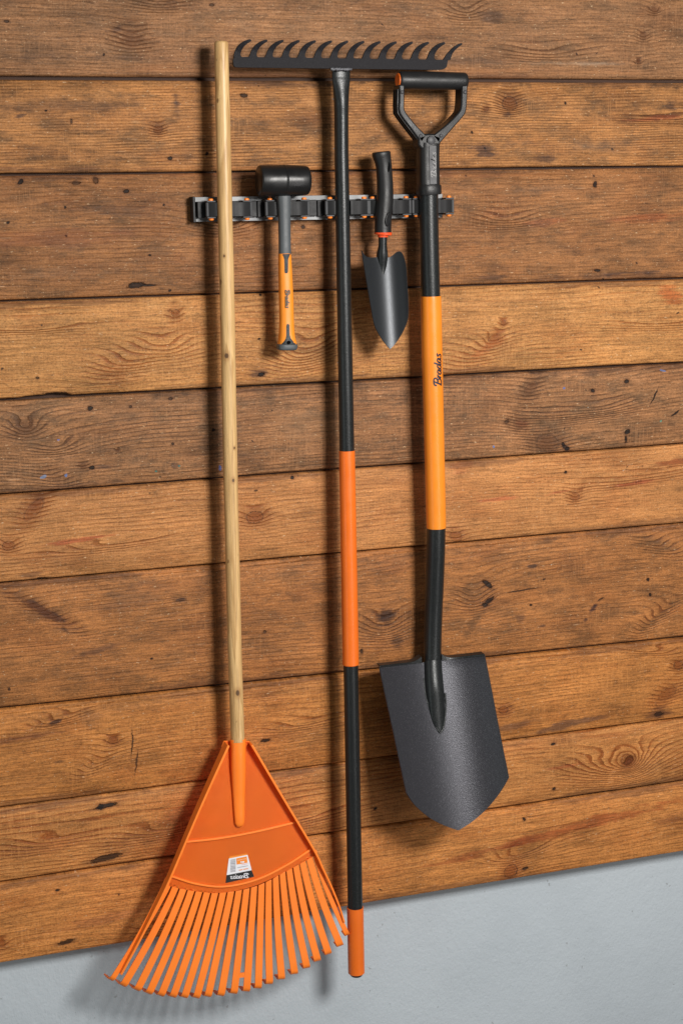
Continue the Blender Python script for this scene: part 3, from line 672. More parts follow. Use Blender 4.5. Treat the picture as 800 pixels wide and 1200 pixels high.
bm = bmesh.new(); wedge_path(bm, arc_rib, 2.2, 2.2, .0038, .0038); link('cross_rib', bm, M['orange_rake'], head, .0006)
# socket
sp_ = [(278.8, 866), (279, 880), (279.4, 900), (280, 930), (280.6, 955), (281, 964), (281.1, 967.5), (281.2, 969)]
sw_ = [19, 18.4, 17.6, 15, 12.6, 11.8, 8.6, 3.5]
pts = [RP(a, b, -.0062 if i < 3 else -.004) for i, (a, b) in enumerate(sp_)]
rad = [(mpp(p) * w_ / 2, mpp(p) * w_ / 2 * (.86 if i < 3 else .55)) for i, (p, w_) in enumerate(zip(pts, sw_))]
bm = bmesh.new(); sweep(bm, pts, rad, 24); link('socket', bm, M['orange_rake'], head, smooth=50)
# apex collar plate
bm = bmesh.new()
prism(bm, [RP(262.5, 868.5, .0), RP(293, 868.5, .0), RP(296, 876, .0), RP(259.5, 876, .0)], (0, .004, 0))
link('collar', bm, M['orange_rake'], head, .001)
# tines
edgesT = [np.array((193.5, 1030))] + tops + [np.array((371.0, 996.5))]
for k_ in range(21):
    a, b = edgesT[k_], edgesT[k_ + 1]
    gap = .9
    dirn = (b - a) / np.linalg.norm(b - a)
    a2 = a + dirn * (gap if k_ > 0 else 0.5); b2 = b - dirn * (gap if k_ < 20 else .5)
    mid = (a2 + b2) / 2; tip = np.array((tipx[k_], tipy[k_] - 2.5))
    bm = bmesh.new(); rows_ = []
    ax = (tip - mid) / np.linalg.norm(tip - mid); side = np.array((ax[1], -ax[0]));
    if side[0] < 0: side = -side
    wt = 8.3 if 0 < k_ < 20 else 6.0
    curve = []
    for i in range(13):
        t = i / 12; c = mid + (tip - mid) * t
        # slight outward sweep of the outer tines
        bow = (k_ - 10) / 10.0
        c = c - side * 0 + np.array((-bow * 2.5 * math.sin(t * math.pi), 0)) * (1 if abs(bow) > .2 else 0)
        w_ = lerp(np.linalg.norm(b2 - a2) * abs(np.dot(dirn, side)), wt, min(1, t * 1.3))
        curve.append((c, w_, 0.))
    for (c, w_, dy) in curve:
        l_, r_ = c - side * w_ / 2, c + side * w_ / 2
        rows_.append((RP(l_[0], l_[1]), RP(r_[0], r_[1])))
    # first row starts level with the slot tops, tucked into the plate
    s0 = P(a2[0], a2[1] - 2.0, rdep(a2[1] - 2)), P(b2[0], b2[1] - 2.0, rdep(b2[1] - 2))
    rows_[0] = (RP(a2[0], a2[1] - 1.0), RP(b2[0], b2[1] - 1.0)); 
    # hooked end: turns round towards the wall
    l_, r_ = rows_[-1]; d3 = (l_ + r_) / 2 - (rows_[-2][0] + rows_[-2][1]) / 2; d3.normalize()
    d3 = Vector((d3.x, 0, d3.z)).normalized()
    R = .0110; base_l, base_r = l_, r_
    for j in range(1, 8):
        an = math.radians(80) * j / 7
        off = d3 * (R * math.sin(an)) + Vector((0, R * (1 - math.cos(an)), 0))
        rows_.append((base_l + off, base_r + off))
    last = rows_[-1]; sh = .026
    td = (Vector((0, 1, 0)) * math.sin(math.radians(80)) + d3 * math.cos(math.radians(80)))
    pinch = (last[1] - last[0]) * .12
    rows_.append((last[0] + td * sh + pinch, last[1] + td * sh - pinch))
    vv = [[bm.verts.new(q) for q in rw] for rw in rows_]
    for a_, b_ in zip(vv[:-1], vv[1:]): bm.faces.new((a_[0], a_[1], b_[1], b_[0]))
    bmesh.ops.recalc_face_normals(bm, faces=bm.faces)
    if bm.faces[0].normal.y > 0: bmesh.ops.reverse_faces(bm, faces=bm.faces[:])
    bmesh.ops.solidify(bm, geom=bm.faces[:], thickness=.0024)
    link('tine', bm, M['orange_rake'], head, .0005, smooth=50)
bm = bmesh.new(); q = [RP(277, 1141, .0005), RP(288.5, 1139.5, .0005), RP(288.5, 1145, .0005), RP(277, 1146.5, .0005)]
prism(bm, q, (0, .002, 0)); link('bridge', bm, M['orange_rake'], head)
# price sticker, stuck on upside down
def SP(px, py, l=.0006): return RP(px, py, -l)
def O(cx, cy): return (255 + cx / 16, 995 + cy / 16)
bm = bmesh.new()
def quad(pts_, mi, l): 
    f_ = bm.faces.new([bm.verts.new(SP(*O(*p_), l)) for p_ in pts_]); f_.material_index = mi
quad([(218, 140), (552, 78), (562, 108), (212, 178)], 1, .0010)
quad([(212, 178), (562, 108), (640, 396), (170, 490)], 0, .0010)
quad([(170, 490), (640, 396), (684, 518), (152, 638)], 2, .0010)
quad([(352, 175), (548, 137), (560, 255), (360, 290)], 1, .0014)
y_ = 198; rb = random.Random(2)
while y_ < 440:
    hgt_ = rb.choice((5, 7, 9, 12)); quad([(242, y_ + 4), (338, y_ - 12), (340, y_ - 12 + hgt_), (242, y_ + 4 + hgt_)], 3, .0014); y_ += hgt_ + rb.choice((6, 8, 10, 14))
for (x0, x1, y0, sc, mi) in ((372, 568, 345, 8, 3), (405, 470, 388, 16, 1), (490, 575, 372, 16, 1), (450, 560, 292, 5, 4), (372, 540, 208, 6, 0)):
    x = x0
    while x < x1:
        w_ = rb.uniform(8, 16); yb = y0 - (x - x0) * .19
        quad([(x, yb), (min(x + w_, x1), yb - 2), (min(x + w_, x1), yb + sc - 2), (x, yb + sc)], mi, .0018); x += w_ + 4
def bold(cx, cy): pass
# "10" white numerals (upside down) in the orange box
for (cx, w_) in ((478, 24), (440, 10)):
    quad([(cx - w_, 232), (cx + w_, 224), (cx + w_, 252), (cx - w_, 260)], 0, .0018)
ribbon_word(bm, lambda u, v: SP(*O(585 - u * 345, 535 + u * 22 - v * 78 - 0), .0016), .15, 0)
bmesh.ops.recalc_face_normals(bm, faces=bm.faces)
link('sticker', bm, [M['white'], M['paper_or'], M['blackp'], M['barcode'], M['redor']], head, recalc=False)

# ------------------------------------------------------------------ garden rake
gr = thing('garden_rake', 'long steel garden rake with fourteen curved teeth and black and orange tube handle', 'rake', P(417, 1143, -.06))
def gx(y): return 400.0 + (y - 180) * .01815
def gd(y): return lerp(-.050, -.066, max(0, (y - 240) / 900)) if y > 240 else -.050
def gtube(name, y0, y1, w0, w1, mat, n=10, cap=False, capend=0):
    P_ = [P(gx(lerp(y0, y1, i / n)), lerp(y0, y1, i / n), gd(lerp(y0, y1, i / n))) for i in range(n + 1)]
    R_ = [mpp(p) * lerp(w0, w1, i / n) / 2 for i, p in enumerate(P_)]
    if capend:
        P_ = P_ + [P_[-1] + (P_[-1] - P_[-2]).normalized() * .0012]; R_ = R_ + [R_[-1] * .9]
    bm = bmesh.new(); sweep(bm, P_, R_, 28); return link(name, bm, mat, gr, smooth=40)
# flattened top of the tube
P_ = [P(399.5, 81.5, -.054), P(399.5, 90, -.054), P(399.6, 94, -.054), P(399.6, 104, -.053), P(399.7, 118, -.052), P(399.8, 135, -.050)]
W_ = [(22.5, 8), (22.5, 8), (22.3, 9), (20, 12), (18, 16), (16.8, 16.8)]
pts = smoothpath([tuple(p) + (w_[0] * mpp(p) / 2, w_[1] * mpp(p) / 2) for p, w_ in zip(P_, W_)], 6)
pts2 = pts + [np.array(tuple(P(gx(y), y, gd(y))) + (mpp(P(gx(y), y, -.05)) * w_ / 2,) * 2) for y, w_ in ((180, 16.6), (300, 17.0), (420, 17.4), (530, 17.7))]
bm = bmesh.new(); sweep(bm, [Vector(p[:3]) for p in pts2], [(p[3], p[4]) for p in pts2], 32, power=2.0)
link('handle', bm, M['tube'], gr, smooth=50)
gtube('orange_sleeve', 528, 778.5, 18.8, 19.2, M['orange2'], capend=1)
gtube('lower_tube', 776, 1066, 17.4, 17.6, M['tube'])
gtube('end_grip', 1063, 1139.5, 19.6, 19.4, M['orange2'], capend=1)
e = P(gx(1139.5), 1139.5, gd(1139.5)); dn = Vector((0, 0, -1)); rr0 = mpp(e) * 8
bm = bmesh.new(); sweep(bm, [e, e + dn * .003, e + dn * .006, e + dn * .0075], [rr0, rr0 * .98, rr0 * .8, rr0 * .45], 24); link('end_cap', bm, M['rubber'], gr)
for y_ in (116, 174, 222, 315, 358, 425):
    c_ = P(gx(y_) - 8.2, y_, gd(y_) + .004); bm = bmesh.new(); bmesh.ops.create_uvsphere(bm, u_segments=10, v_segments=8, radius=.0017, matrix=Matrix.Translation(c_))
    link('pale_bead', bm, M['white'], gr)  # small white beads along the left edge of the tube
# head: bar and teeth cut from one plate
bm = bmesh.new()
def T(k_, lx, ly): return (281.6 + 18.9 * k_ + lx, ly + .27 * k_)
YR = -.060
def slab(rows, thick=.0042, closed=True):
    """strip of (left, right) photo points with a lean towards the room, given a thickness"""
    prev = None
    for (l_, r_, dy) in rows:
        A, B_ = P(l_[0], l_[1], YR - dy), P(r_[0], r_[1], YR - dy)
        c = [bm.verts.new(v) for v in (A, B_, B_ + Vector((0, thick, 0)), A + Vector((0, thick, 0)))]
        if prev:
            for q_ in range(4): bm.faces.new((prev[q_], prev[(q_ + 1) % 4], c[(q_ + 1) % 4], c[q_]))
        else: bm.faces.new(c)
        prev = c
    bm.faces.new(prev[::-1])
cols = [((273.2, 70.5), (273.8, 76.5)), ((274.6, 66.9), (275.6, 78.6)), ((277, 66.7), (278, 79.0))]
for k_ in range(1, 26): 
    x = lerp(277, 512, k_ / 25.0); cols.append(((x, 66.6 + .27 * (x - 281.6) / 18.9), (x, lerp(79.0, 81.9, (x - 277) / 235.0))))
cols += [((518, 70.0), (517.5, 81.6)), ((522, 70.1), (521, 80.4)), ((524.6, 70.1), (523.4, 78))]
slab([(a_, b_, 0.) for a_, b_ in cols])
for k_ in range(14):
    le_ = [(-9.6, 66.9), (-7.8, 64.6), (-6.7, 61.4), (-4.6, 57.0), (-.9, 52.2), (4.8, 48.2), (10.2, 46.2), (12.3, 46.0)]
    ri_ = [(2.6, 66.9), (.6, 65.4), (.4, 62.6), (1.8, 58.6), (4.6, 54.4), (8.8, 50.8), (12.4, 48.6), (13.2, 47.4)]
    if k_ == 0: le_ = [(-7.4, 66.9), (-7.0, 63.0), (-5.4, 58.6), (-3.0, 54.2), (1.0, 50.2), (5.8, 47.4), (10.2, 46.0), (12.3, 46.0)]
    if k_ == 13:
        le_ = [(-8.6, 66.7), (-6.6, 64.0), (-4.0, 60), (-.4, 56), (4, 51.6), (9, 48.4), (12.2, 47.0), (13.6, 46.8)]
        ri_ = [(-2.6, 66.7), (.2, 66.4), (1.2, 63.4), (2.6, 59.6), (5.6, 55.4), (10, 51.6), (13, 49.4), (14.2, 48.4)]
        if True: ri_[0] = (-2.8, 66.7)
    L2 = smoothpath(le_, 3); R2 = smoothpath(ri_, 3)
    slab([(T(k_, *a_), T(k_, *b_), .010 * max(0, (60 - a_[1]) / 14) ** 1.4) for a_, b_ in zip(L2, R2)])
link('rake_head', bm, M['rakehead'], gr, .0005, smooth=30)
# weld bead
bm = bmesh.new(); pts = []; rads = []; rw = random.Random(4)
for i in range(25):
    x = lerp(387.2, 411.6, i / 24); pts.append(P(x, 81 + rw.uniform(-.5, .5), -.0635)); rads.append((.0028 + rw.uniform(-.0006, .0010), .0026))
sweep(bm, pts, rads, 12); link('weld', bm, M['weld'], gr, smooth=60)

# ------------------------------------------------------------------ shovel
sh = thing('shovel', 'pointed shovel with black D handle and orange sleeve on its bent shaft', 'shovel', P(508, 780, -.05))
# grip
yg = -.058
a = P(466.5, 94, yg); b = P(546, 95.2, yg); rg = mpp(a) * 10.3
ax_ = (b - a).normalized()
bm = bmesh.new(); pts = []; rads = []
for t, r_ in ((0, .86), (.012, .95), (.035, 1.), (.2, 1.0), (.5, 1.02), (.8, 1.0), (.94, .985), (.975, .95), (.992, .87), (1.0, .74)):
    pts.append(a.lerp(b, t)); rads.append(rg * r_)
sweep(bm, pts, rads, 32, up=(0, -1, 0)); link('grip', bm, M['dplastic'], sh, smooth=50)
bm = bmesh.new(); sweep(bm, [a - ax_ * .0018, a - ax_ * .0010, a + ax_ * .0005], [rg * .74, rg * .80, rg * .80], 28); link('grip_cap', bm, M['orange2'], sh, smooth=30)
# yoke: two deep arms from the grip to the hub, cut from a thick outline
def arm(outer, inner, name):
    bm = bmesh.new(); yf = yg - .011; dep = .030
    o_ = smoothpath(outer, 4); i_ = smoothpath(inner, 4); n = len(o_)
    # sweep between: quads between outer and inner
    prev = None
    for i in range(n):
        A, B_ = P(o_[i][0], o_[i][1], yf), P(i_[i][0], i_[i][1], yf)
        c = [bm.verts.new(v) for v in (A, B_, B_ + Vector((0, dep, 0)), A + Vector((0, dep, 0)))]
        if prev:
            for k_ in range(4): bm.faces.new((prev[k_], prev[(k_ + 1) % 4], c[(k_ + 1) % 4], c[k_]))
        else: bm.faces.new(c)
        prev = c
    bm.faces.new(prev[::-1])
    return link(name, bm, M['dplastic'], sh, .0022, smooth=40)
arm([(467.6, 99), (467.6, 116), (467.2, 128), (470, 136), (482, 152), (494, 168)], [(474, 99), (474, 116), (474, 127), (477, 133.5), (488, 147), (500, 159)], 'yoke_arm')
arm([(548, 99), (547.4, 116), (546.4, 128), (543, 136), (530, 151), (514.5, 169)], [(541, 99), (540.3, 116), (539.3, 127), (536, 133), (523, 146), (506, 159.5)], 'yoke_arm')
# back flanges make the arms look ribbed
def flange(path, w0, y0, y1, name):
    bm = bmesh.new(); prev = None
    for q in smoothpath(path, 4):
        A, B_ = P(q[0] - w0, q[1], yg - .011), P(q[0] + w0, q[1], yg - .011)
        A = A + Vector((0, y0, 0)); B_ = B_ + Vector((0, y0, 0)); dv = Vector((0, y1 - y0, 0))
        c = [bm.verts.new(v) for v in (A, B_, B_ + dv, A + dv)]
        if prev:
            for k_ in range(4): bm.faces.new((prev[k_], prev[(k_ + 1) % 4], c[(k_ + 1) % 4], c[k_]))
        else: bm.faces.new(c)
        prev = c
    bm.faces.new(prev[::-1]); link(name, bm, M['dplastic'], sh, .0008)
for y0 in (.004, .013, .022):
    flange([(467.8, 104), (467.6, 128), (470.5, 136.5), (493, 166)], 1.5, y0, y0 + .003, 'arm_rib')
# hub
bm = bmesh.new()
hp = [P(x, y, yg - .011) for x, y in ((490, 160), (500, 156.5), (508, 156.5), (517, 160), (516, 170), (512, 175), (494, 175), (490, 170))]
prism(bm, hp, (0, .030, 0)); link('hub', bm, M['dplastic'], sh, .003)
c_ = P(504.5, 164.5, yg - .012)
bm = bmesh.new(); sweep(bm, [c_, c_ + Vector((0, -.003, 0)), c_ + Vector((0, -.0045, 0))], [.0075, .0072, .005], 20, up=(0, 0, 1)); link('boss', bm, M['dplastic2'], sh)
for sx, sy in ((492.5, 159.5), (516.3, 159), (470.8, 108), (544.6, 108)):
    c_ = P(sx, sy, yg - .0112); bm = bmesh.new(); sweep(bm, [c_, c_ + Vector((0, -.0010, 0)), c_ + Vector((0, -.0022, 0))], [.0034, .003, .0015], 14, up=(0, 0, 1)); link('rivet', bm, M['dplastic2'], sh)
# socket: rounded box tube
def sx_(y): return 500.9 + (y - 230) * .0225 + .8
pts = [P(501.5, 168, -.055), P(501.0, 180, -.055), P(501.2, 200, -.055), P(501.6, 219, -.055)]
rads = [(mpp(p) * 12.6, mpp(p) * 12.0) for p in pts]
bm = bmesh.new(); sweep(bm, pts, rads, 40, power=3.2); link('socket', bm, M['dplastic'], sh, smooth=50)
pts = [P(502, 216.5, -.055), P(502, 218, -.055), P(502.2, 226.5, -.055), P(502.3, 228.5, -.055)]
bm = bmesh.new(); sweep(bm, pts, [(mpp(p) * w_, mpp(p) * w_ * .98) for p, w_ in zip(pts, (13.4, 14.2, 14.2, 13.4))], 40, power=2.6); link('collar', bm, M['dplastic'], sh, smooth=40)
bm = bmesh.new(); yl = -.055 - mpp(pts[0]) * 12.0
pq = [P(502.6, 171, yl - .0012), P(511, 170.6, yl - .0012), P(511.6, 215.6, yl - .0012), P(503.4, 216, yl - .0012)]
prism(bm, pq, (0, .004, 0)); link('name_plate', bm, M['dplastic2'], sh, .0005)
bm = bmesh.new()
ribbon_word(bm, lambda u, v: P(lerp(510.2, 504.6, v) + u * 0 + (1 - u) * .5, 208 - u * 30, yl - .0016), .13)
for f_ in bm.faces:
    f_.normal_update()
    if f_.normal.y > 0: f_.normal_flip()
link('embossed_name', bm, M['emboss'], sh, recalc=False)
# shaft: upper tube, orange sleeve, lower bent tube
def stube(name, ys, xs, ws, ds, mat, n=6, cap=0):
    base = [tuple(P(x, y, d_)) + (mpp(P(x, y, d_)) * w_ / 2,) for x, y, w_, d_ in zip(xs, ys, ws, ds)]
    q = smoothpath(base, n); bm = bmesh.new(); sweep(bm, [Vector(p[:3]) for p in q], [float(p[3]) for p in q], 32); return link(name, bm, mat, sh, smooth=45)
stube('upper_shaft', [224, 260, 310, 356], [501.8, 502.3, 503.4, 504.6], [22.6, 22.4, 22.4, 22.4], [-.055] * 4, M['tube'])
stube('orange_sleeve', [352.3, 353, 430, 520, 611.6, 612.3], [504.6, 504.6, 506.4, 508.6, 510.8, 510.8], [23.4, 24.4, 24.2, 23.6, 23.0, 22], [-.055, -.055, -.055, -.055, -.054, -.054], M['orange'])
bm = bmesh.new()
c0 = P(506.9, 451.5, -.055); c1 = P(506.1, 413.5, -.055); rt = mpp(c0) * 12.1
st_, W_w = word()
ribbon_word(bm, on_tube(c0, c1, rt, math.radians(31), math.radians(-44), .0004), .17)
link('printed_name', bm, M['ink'], sh)
stube('lower_shaft', [608, 640, 680, 720, 760, 785, 800], [510.8, 510.4, 509, 507.4, 506.4, 506.6, 507.3], [22, 22, 21.8, 21.4, 21, 20.6, 20.4], [-.054, -.052, -.046, -.041, -.042, -.047, -.051], M['tube'], 5)
# blade
def bdep(v, u): # v 0 top..1 tip
    return -.050 - .098 * v - .020 * (u * u) + .0
lefte = smoothpath([(444.8, 782), (452.5, 818), (461, 857), (469, 895), (475.4, 925), (476.6, 929.5), (486, 943), (503, 957.8), (520, 967), (536.5, 973)], 6)
righte = smoothpath([(567.5, 768.3), (574.5, 803), (581.5, 840), (588.5, 876), (594.9, 908), (594.6, 913), (584.2, 930.5), (569.8, 948), (553.5, 962.5), (537.5, 973)], 6)
bm = bmesh.new(); g_ = []
NR = len(lefte); NU = 36
def blade_pt(i, u, lift=0):
    l_, r_ = lefte[i], righte[i]
    c = l_ + (r_ - l_) * (u + 1) / 2
    # rows bow downwards in the middle when getting near the point, straight near the top
    v = (c[1] - 775) / 198.0
    edge_soft = 1 if i < NR * .5 else max(0., 1 - (i - NR * .5) / (NR * .5)) ** .5
    lat = (c[0] - (506 + .155 * (c[1] - 775))) / 61.0
    y = -.050 - .090 * max(v, 0) - .026 * min(lat * lat, 1.3) * 1.3
    top = math.exp(-((c[1] - lerp(782, 768, (u + 1) / 2)) / 9.0) ** 2)
    y += .0 * top
    return P(c[0], c[1], y + lift)
for i in range(NR):
    g_.append([bm.verts.new(blade_pt(i, -1 + 2 * j / NU)) for j in range(NU + 1)])
for i in range(NR - 1):
    for j in range(NU): bm.faces.new((g_[i][j], g_[i][j + 1], g_[i + 1][j + 1], g_[i + 1][j]))
bmesh.ops.remove_doubles(bm, verts=bm.verts, dist=.0003)
bmesh.ops.recalc_face_normals(bm, faces=bm.faces)
if sum(f_.normal.y for f_ in bm.faces) > 0: bmesh.ops.reverse_faces(bm, faces=bm.faces[:])
bmesh.ops.solidify(bm, geom=bm.faces[:], thickness=.0022)
blade = link('blade', bm, M['blade'], sh, smooth=60)
# folded tread along the top edge, either side of the socket
for (u0, u1) in ((-1.0, -.20), (.18, 1.0)):
    bm = bmesh.new(); prev = None
    for j in range(15):
        u = lerp(u0, u1, j / 14)
        near = max(0, 1 - (min(abs(u - u1), 9) if u0 < -.5 else abs(u - u0)) / .22)
        p0 = blade_pt(0, u) + Vector((0, -.0006, 0)); up_ = Vector((0, 0, .002 + .008 * near ** 2))
        sec = [p0 + Vector((0, .002, -.001)), p0 + Vector((0, -.0010, .0)), p0 + up_ + Vector((0, .0005, .0012)), p0 + up_ + Vector((0, .016, .0018)), p0 + up_ + Vector((0, .016, 0))]
        c = [bm.verts.new(q) for q in sec]
        if prev:
            for k_ in range(5): bm.faces.new((prev[k_], prev[(k_ + 1) % 5], c[(k_ + 1) % 5], c[k_]))
        else: bm.faces.new(c)
        prev = c
    bm.faces.new(prev[::-1]); link('tread', bm, M['tube'], blade, .0005)
# socket forged onto the blade
sk = [(506.6, 774, 21.5), (507.2, 790, 22.5), (508.6, 808, 23.0), (510.6, 825, 21), (512.4, 840, 17.5), (514, 850, 12.5), (515, 856.5, 5)]
pts = []; rads = []
for i, (x, y, w_) in enumerate(sk):
    v = (y - 775) / 198.0; yb = -.050 - .090 * max(v, 0)
    p_ = P(x, y, yb - .0005); pts.append(tuple(p_) + (mpp(p_) * w_ / 2, max(.0015, mpp(p_) * w_ / 2 * (.85 if i < 3 else .85 - .17 * (i - 2)))))
q = smoothpath(pts, 5); bm = bmesh.new(); sweep(bm, [Vector(p_[:3]) for p_ in q], [(float(p_[3]), float(p_[4])) for p_ in q], 28); link('blade_socket', bm, M['tube'], blade, smooth=60)
# welded seam lip round the socket end
lip = [(496, 795), (497, 808), (500, 822), (505, 838), (510, 850), (515, 858.5), (519, 853), (521.3, 840), (522, 825), (521, 812)]
pts = []
for x, y in lip:
    u = (x - lerp(444.8, 567, .5)) / 62; v = (y - 775) / 198.0
    pts.append(tuple(P(x, y, -.050 - .090 * v - .0008)))
q = smoothpath(pts, 4); bm = bmesh.new(); rw = random.Random(9); sweep(bm, [Vector(p_) for p_ in q], [.0017 + rw.uniform(-.0003, .0004) for _ in q], 8); link('weld_seam', bm, M['tube'], blade, smooth=60)

# ------------------------------------------------------------------ mallet
mt = thing('mallet', 'short black rubber mallet with slate and amber handle', 'mallet', P(335, 405, -.052))
a = P(303.2, 211.8, -.058); b = P(361.2, 211.6, -.058); R = mpp(a) * 18.4
bm = bmesh.new(); pts = []; rads = []
for t, r_ in ((0, .90), (.008, .94), (.03, .965), (.25, .985), (.47, 1.0), (.492, 1.0), (.495, 1.012), (.505, 1.012), (.508, 1.0), (.53, .998), (.8, .97), (.93, .935), (.975, .89), (.995, .80), (1., .7)):
    pts.append(a.lerp(b, t)); rads.append(R * r_)
sweep(bm, pts, rads, 48); link('mallet_head', bm, M['rubber'], mt, smooth=55)
def stack(rows, y, seg=28, sq=1.0, power=2.6):
    out_p, out_r = [], []
    base = [tuple(P((l_ + r_) / 2, py, y)) + ((r_ - l_) / 2 * mpp(P((l_ + r_) / 2, py, y)),) for py, l_, r_ in rows]
    return base
def body(name, rows, y, mat, depthk=.8, power=2.5, n=4, lift=0, parent=None):
    q = smoothpath(stack(rows, y), n); bm = bmesh.new()
    sweep(bm, [Vector(p_[:3]) for p_ in q], [(float(p_[3]), float(p_[3]) * depthk) for p_ in q], 32, power=power); return link(name, bm, mat, parent or mt, smooth=50)
body('neck', [(226, 323.5, 340.5), (234, 324.5, 340.6), (252, 325.8, 340.4), (280, 326.4, 340.6), (299, 326.6, 341.0)], -.055, M['greyp'], .85)
grip = body('grip', [(297, 326.6, 340.4), (300, 326.2, 341.0), (320, 326.2, 342.2), (350, 326.8, 343.6), (375, 327.2, 344.2), (392, 326.6, 345.2), (401, 325.4, 347), (404, 325.2, 347.4)], -.055, M['mallet_or'], .9)
body('butt', [(403, 325, 347.2), (404, 324.2, 348), (407, 324.2, 348.2), (409, 325, 347.6), (410.2, 327, 345.6)], -.055, M['greyp'], .86, 3)
# slate inlays on the grip front, following its roundness
def inlay(rows, name):
    bm = bmesh.new(); prev = None
    prof = [(297, 326.6, 340.4), (320, 326.2, 342.2), (350, 326.8, 343.6), (375, 327.2, 344.2), (392, 326.6, 345.2), (404, 325.2, 347.4)]
    for py, x0, x1 in rows:
        for A_, B_ in zip(prof[:-1], prof[1:]):
            if A_[0] <= py <= B_[0] + .01:
                t = (py - A_[0]) / (B_[0] - A_[0]); l_ = lerp(A_[1], B_[1], t); r_ = lerp(A_[2], B_[2], t)
        c = P((l_ + r_) / 2, py, -.055); s = mpp(c); hw = (r_ - l_) / 2
        rowv = []
        for j in range(9):
            x = lerp(x0, x1, j / 8); 
            # position on the superelliptic section as seen from the front
            dep0 = hw * s * .9
            uu = max(-.97, min(.97, (x - (l_ + r_) / 2 - .0) / hw)) 
            # view comes from the left, so shift for the depth
            rowv.append((uu, dep0))
        vs = []
        for uu, dep0 in rowv:
            u_adj = uu - .30 * (1 - abs(uu)) * 1.0 if False else uu
            yd = dep0 * (1 - abs(u_adj) ** 2.5) ** (1 / 2.5)
            vs.append(bm.verts.new(c + Vector((u_adj * hw * s, -yd - .0006, 0))))
        if prev:
            for j in range(8): bm.faces.new((prev[j], prev[j + 1], vs[j + 1], vs[j]))
        prev = vs
    bmesh.ops.solidify(bm, geom=bm.faces[:], thickness=.0005)
    link(name, bm, M['greyp'], mt, smooth=50)
inlay([(297.5, 327.5, 339.8), (299, 328.8, 338.6), (301, 330.2, 337.0), (304, 331.0, 335.8), (312, 331.2, 335.6), (318, 331.2, 335.4), (320, 332, 334.6)], 'inlay')
inlay([(379, 334.2, 335.8), (381, 333.2, 336.8), (392, 333.0, 337.0), (396, 332.2, 338.2), (399.5, 329.8, 341), (402.5, 327.2, 344.6), (403.9, 326.2, 346.2)], 'inlay')
hc = P(338.9, 401.4, -.0725)
bm = bmesh.new(); sweep(bm, [hc + Vector((0, .004, 0)), hc], [.0028, .0028], 16, up=(0, 0, 1)); link('hanging_hole', bm, M['void'], mt)
bm = bmesh.new(); cT = P(335.0, 339, -.055); cB = P(335.3, 360.5, -.055); rt = mpp(cT) * 8.6 * .93
ribbon_word(bm, on_tube(cT, cB, rt, math.radians(-20), math.radians(32), .0016), .16)
link('printed_name', bm, M['greyink'], mt)

# ------------------------------------------------------------------ trowel
tr = thing('hand_trowel', 'small hand trowel with grey steel blade and black grip ending in a red orange ring', 'trowel', P(450, 300, -.055))
rows = [(177.6, 437.6, 455.0), (178.6, 435.8, 457.0), (181.5, 435.9, 457.6), (186, 437.8, 458.0), (193, 439.8, 458.7), (203, 440.8, 459.4), (218, 441.4, 460.4), (233, 441.0, 460.6), (246, 439.8, 459.6), (256, 439.2, 458.6), (266, 438.8, 458.2), (272.5, 438.8, 458.2)]
q = smoothpath(stack(rows, -.055), 4); bm = bmesh.new()
sweep(bm, [Vector(p_[:3]) for p_ in q], [(float(p_[3]), float(p_[3]) * .95) for p_ in q], 32, power=2.2)
# cut edge of the slanted top end
tg = link('grip', bm, M['dplastic'], tr, smooth=50)
hc = P(454.6, 195.5, -.0675); bm = bmesh.new()
pts = [hc + Vector((-.0010, .006, .0055)), hc + Vector((-.0010, 0, .0055))]
ol = []
for i in range(20):
    a_ = 2 * math.pi * i / 20; ol.append(hc + Vector((.0034 * math.cos(a_) , 0, .0085 * math.sin(a_))))
prism(bm, ol, (0, .004, 0)); link('hanging_hole', bm, M['void'], tr)
# thumb rest: raised oval
hc = P(455, 257, -.0690); ol = []
bm = bmesh.new(); rings = []
for s_, d_ in ((1, .002), (.92, -.0006), (.8, -.0010), (.0001, -.0002)):
    rings.append([bm.verts.new(hc + Vector((.0062 * s_ * math.cos(a_) + .002 * math.sin(a_) * s_, d_ + .0025 * s_ * math.cos(a_), .0125 * s_ * math.sin(a_)))) for a_ in [2 * math.pi * i / 20 for i in range(20)]])
for a_, b_ in zip(rings[:-1], rings[1:]):
    for i in range(20): bm.faces.new((a_[i], a_[(i + 1) % 20], b_[(i + 1) % 20], b_[i]))
link('thumb_rest', bm, M['dplastic'], tr, smooth=60)
rows = [(272.4, 438.6, 458.6), (273, 438.2, 459), (275.2, 438.6, 458.6), (275.8, 442, 454.8), (278, 442.6, 454.2)]
q = stack(rows, -.055); bm = bmesh.new(); sweep(bm, [Vector(p_[:3]) for p_ in q], [(p_[3], p_[3] * .95) for p_ in q], 32, power=2.2); link('ring', bm, M['redor'], tr, smooth=30)
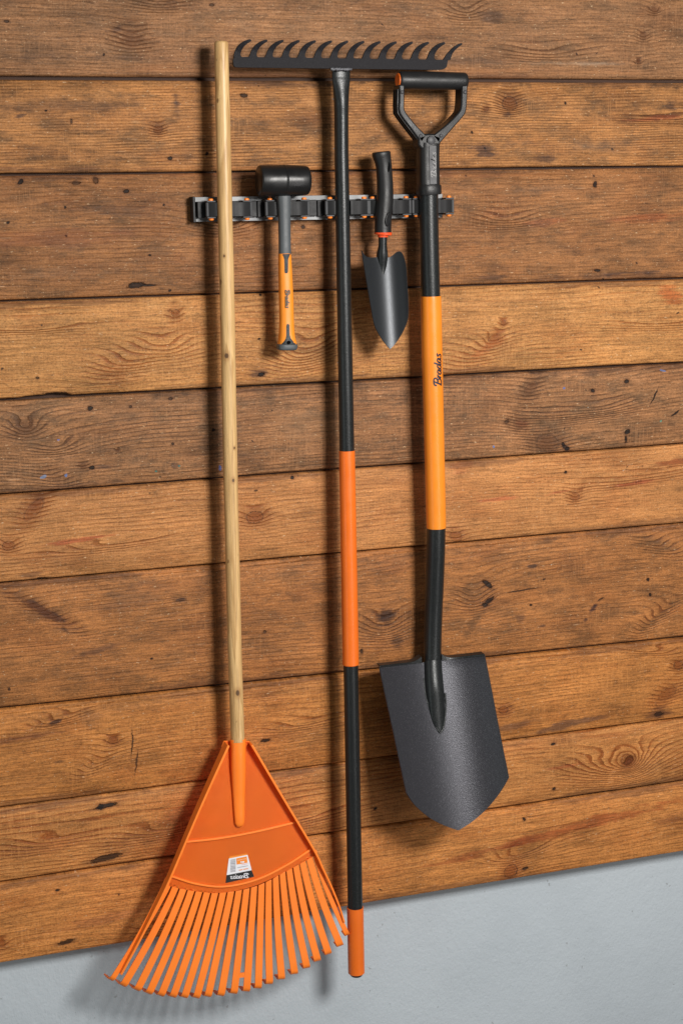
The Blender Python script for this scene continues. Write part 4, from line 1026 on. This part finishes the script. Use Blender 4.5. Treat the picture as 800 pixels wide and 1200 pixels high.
# neck
pts = [tuple(P(448.3, 277, -.055)) + (.0076,), tuple(P(448.2, 288, -.055)) + (.0073,), tuple(P(447.6, 299, -.052)) + (.0098,), tuple(P(447.5, 312, -.0500)) + (.0078,), tuple(P(447.6, 323, -.0530)) + (.0044,), tuple(P(447.7, 330, -.056)) + (.0012,)]
q = smoothpath(pts, 5); bm = bmesh.new(); sweep(bm, [Vector(p_[:3]) for p_ in q], [float(p_[3]) for p_ in q], 24); link('neck', bm, M['tube'], tr, smooth=60)
le = smoothpath([(424, 293.5), (426.2, 308), (430.3, 333), (434.7, 359), (439, 381), (446.6, 396), (452, 403.5), (457.0, 409.2)], 6)
re_ = smoothpath([(472.4, 294.2), (475.0, 308), (476.4, 330), (478, 355), (477.6, 372), (474, 384), (468, 395.5), (462.5, 403.5), (457.8, 409.2)], 6)
TD = [(420, 0), (424, 0), (426, 4.2), (430, 7.6), (436, 8.2), (448, 7), (455, 8.2), (459, 7.2), (463, 4.0), (466, 1.6), (469, .2), (471.5, .6), (473.5, 2.6), (475, 5.5)]
def topdrop(x):
    return float(np.interp(x, [q_[0] for q_ in TD], [q_[1] for q_ in TD]))
bm = bmesh.new(); g_ = []; NR = len(le); NU = 28
for i in range(NR):
    row = []
    for j in range(NU + 1):
        u = -1 + 2 * j / NU; c = le[i] + (re_[i] - le[i]) * (u + 1) / 2
        k0 = max(0, 1 - i / (NR * .25)); c = c + np.array((0, topdrop(424 + 51 * (u + 1) / 2) * k0))
        v = (c[1] - 295) / 114.0
        es = max(0., 1 - max(0, i - NR * .55) / (NR * .45)) ** .6
        lat = (c[0] - (449.5 + .062 * (c[1] - 295))) / 25.0
        y = -.050 - .030 * v - .017 * min(lat * lat, 1.2)
        row.append(bm.verts.new(P(c[0], c[1], y)))
    g_.append(row)
for i in range(NR - 1):
    for j in range(NU): bm.faces.new((g_[i][j], g_[i][j + 1], g_[i + 1][j + 1], g_[i + 1][j]))
bmesh.ops.remove_doubles(bm, verts=bm.verts, dist=.0002)
bmesh.ops.recalc_face_normals(bm, faces=bm.faces)
if sum(f_.normal.y for f_ in bm.faces) > 0: bmesh.ops.reverse_faces(bm, faces=bm.faces[:])
bmesh.ops.solidify(bm, geom=bm.faces[:], thickness=.0016)
link('blade', bm, M['trowel'], tr, smooth=70)
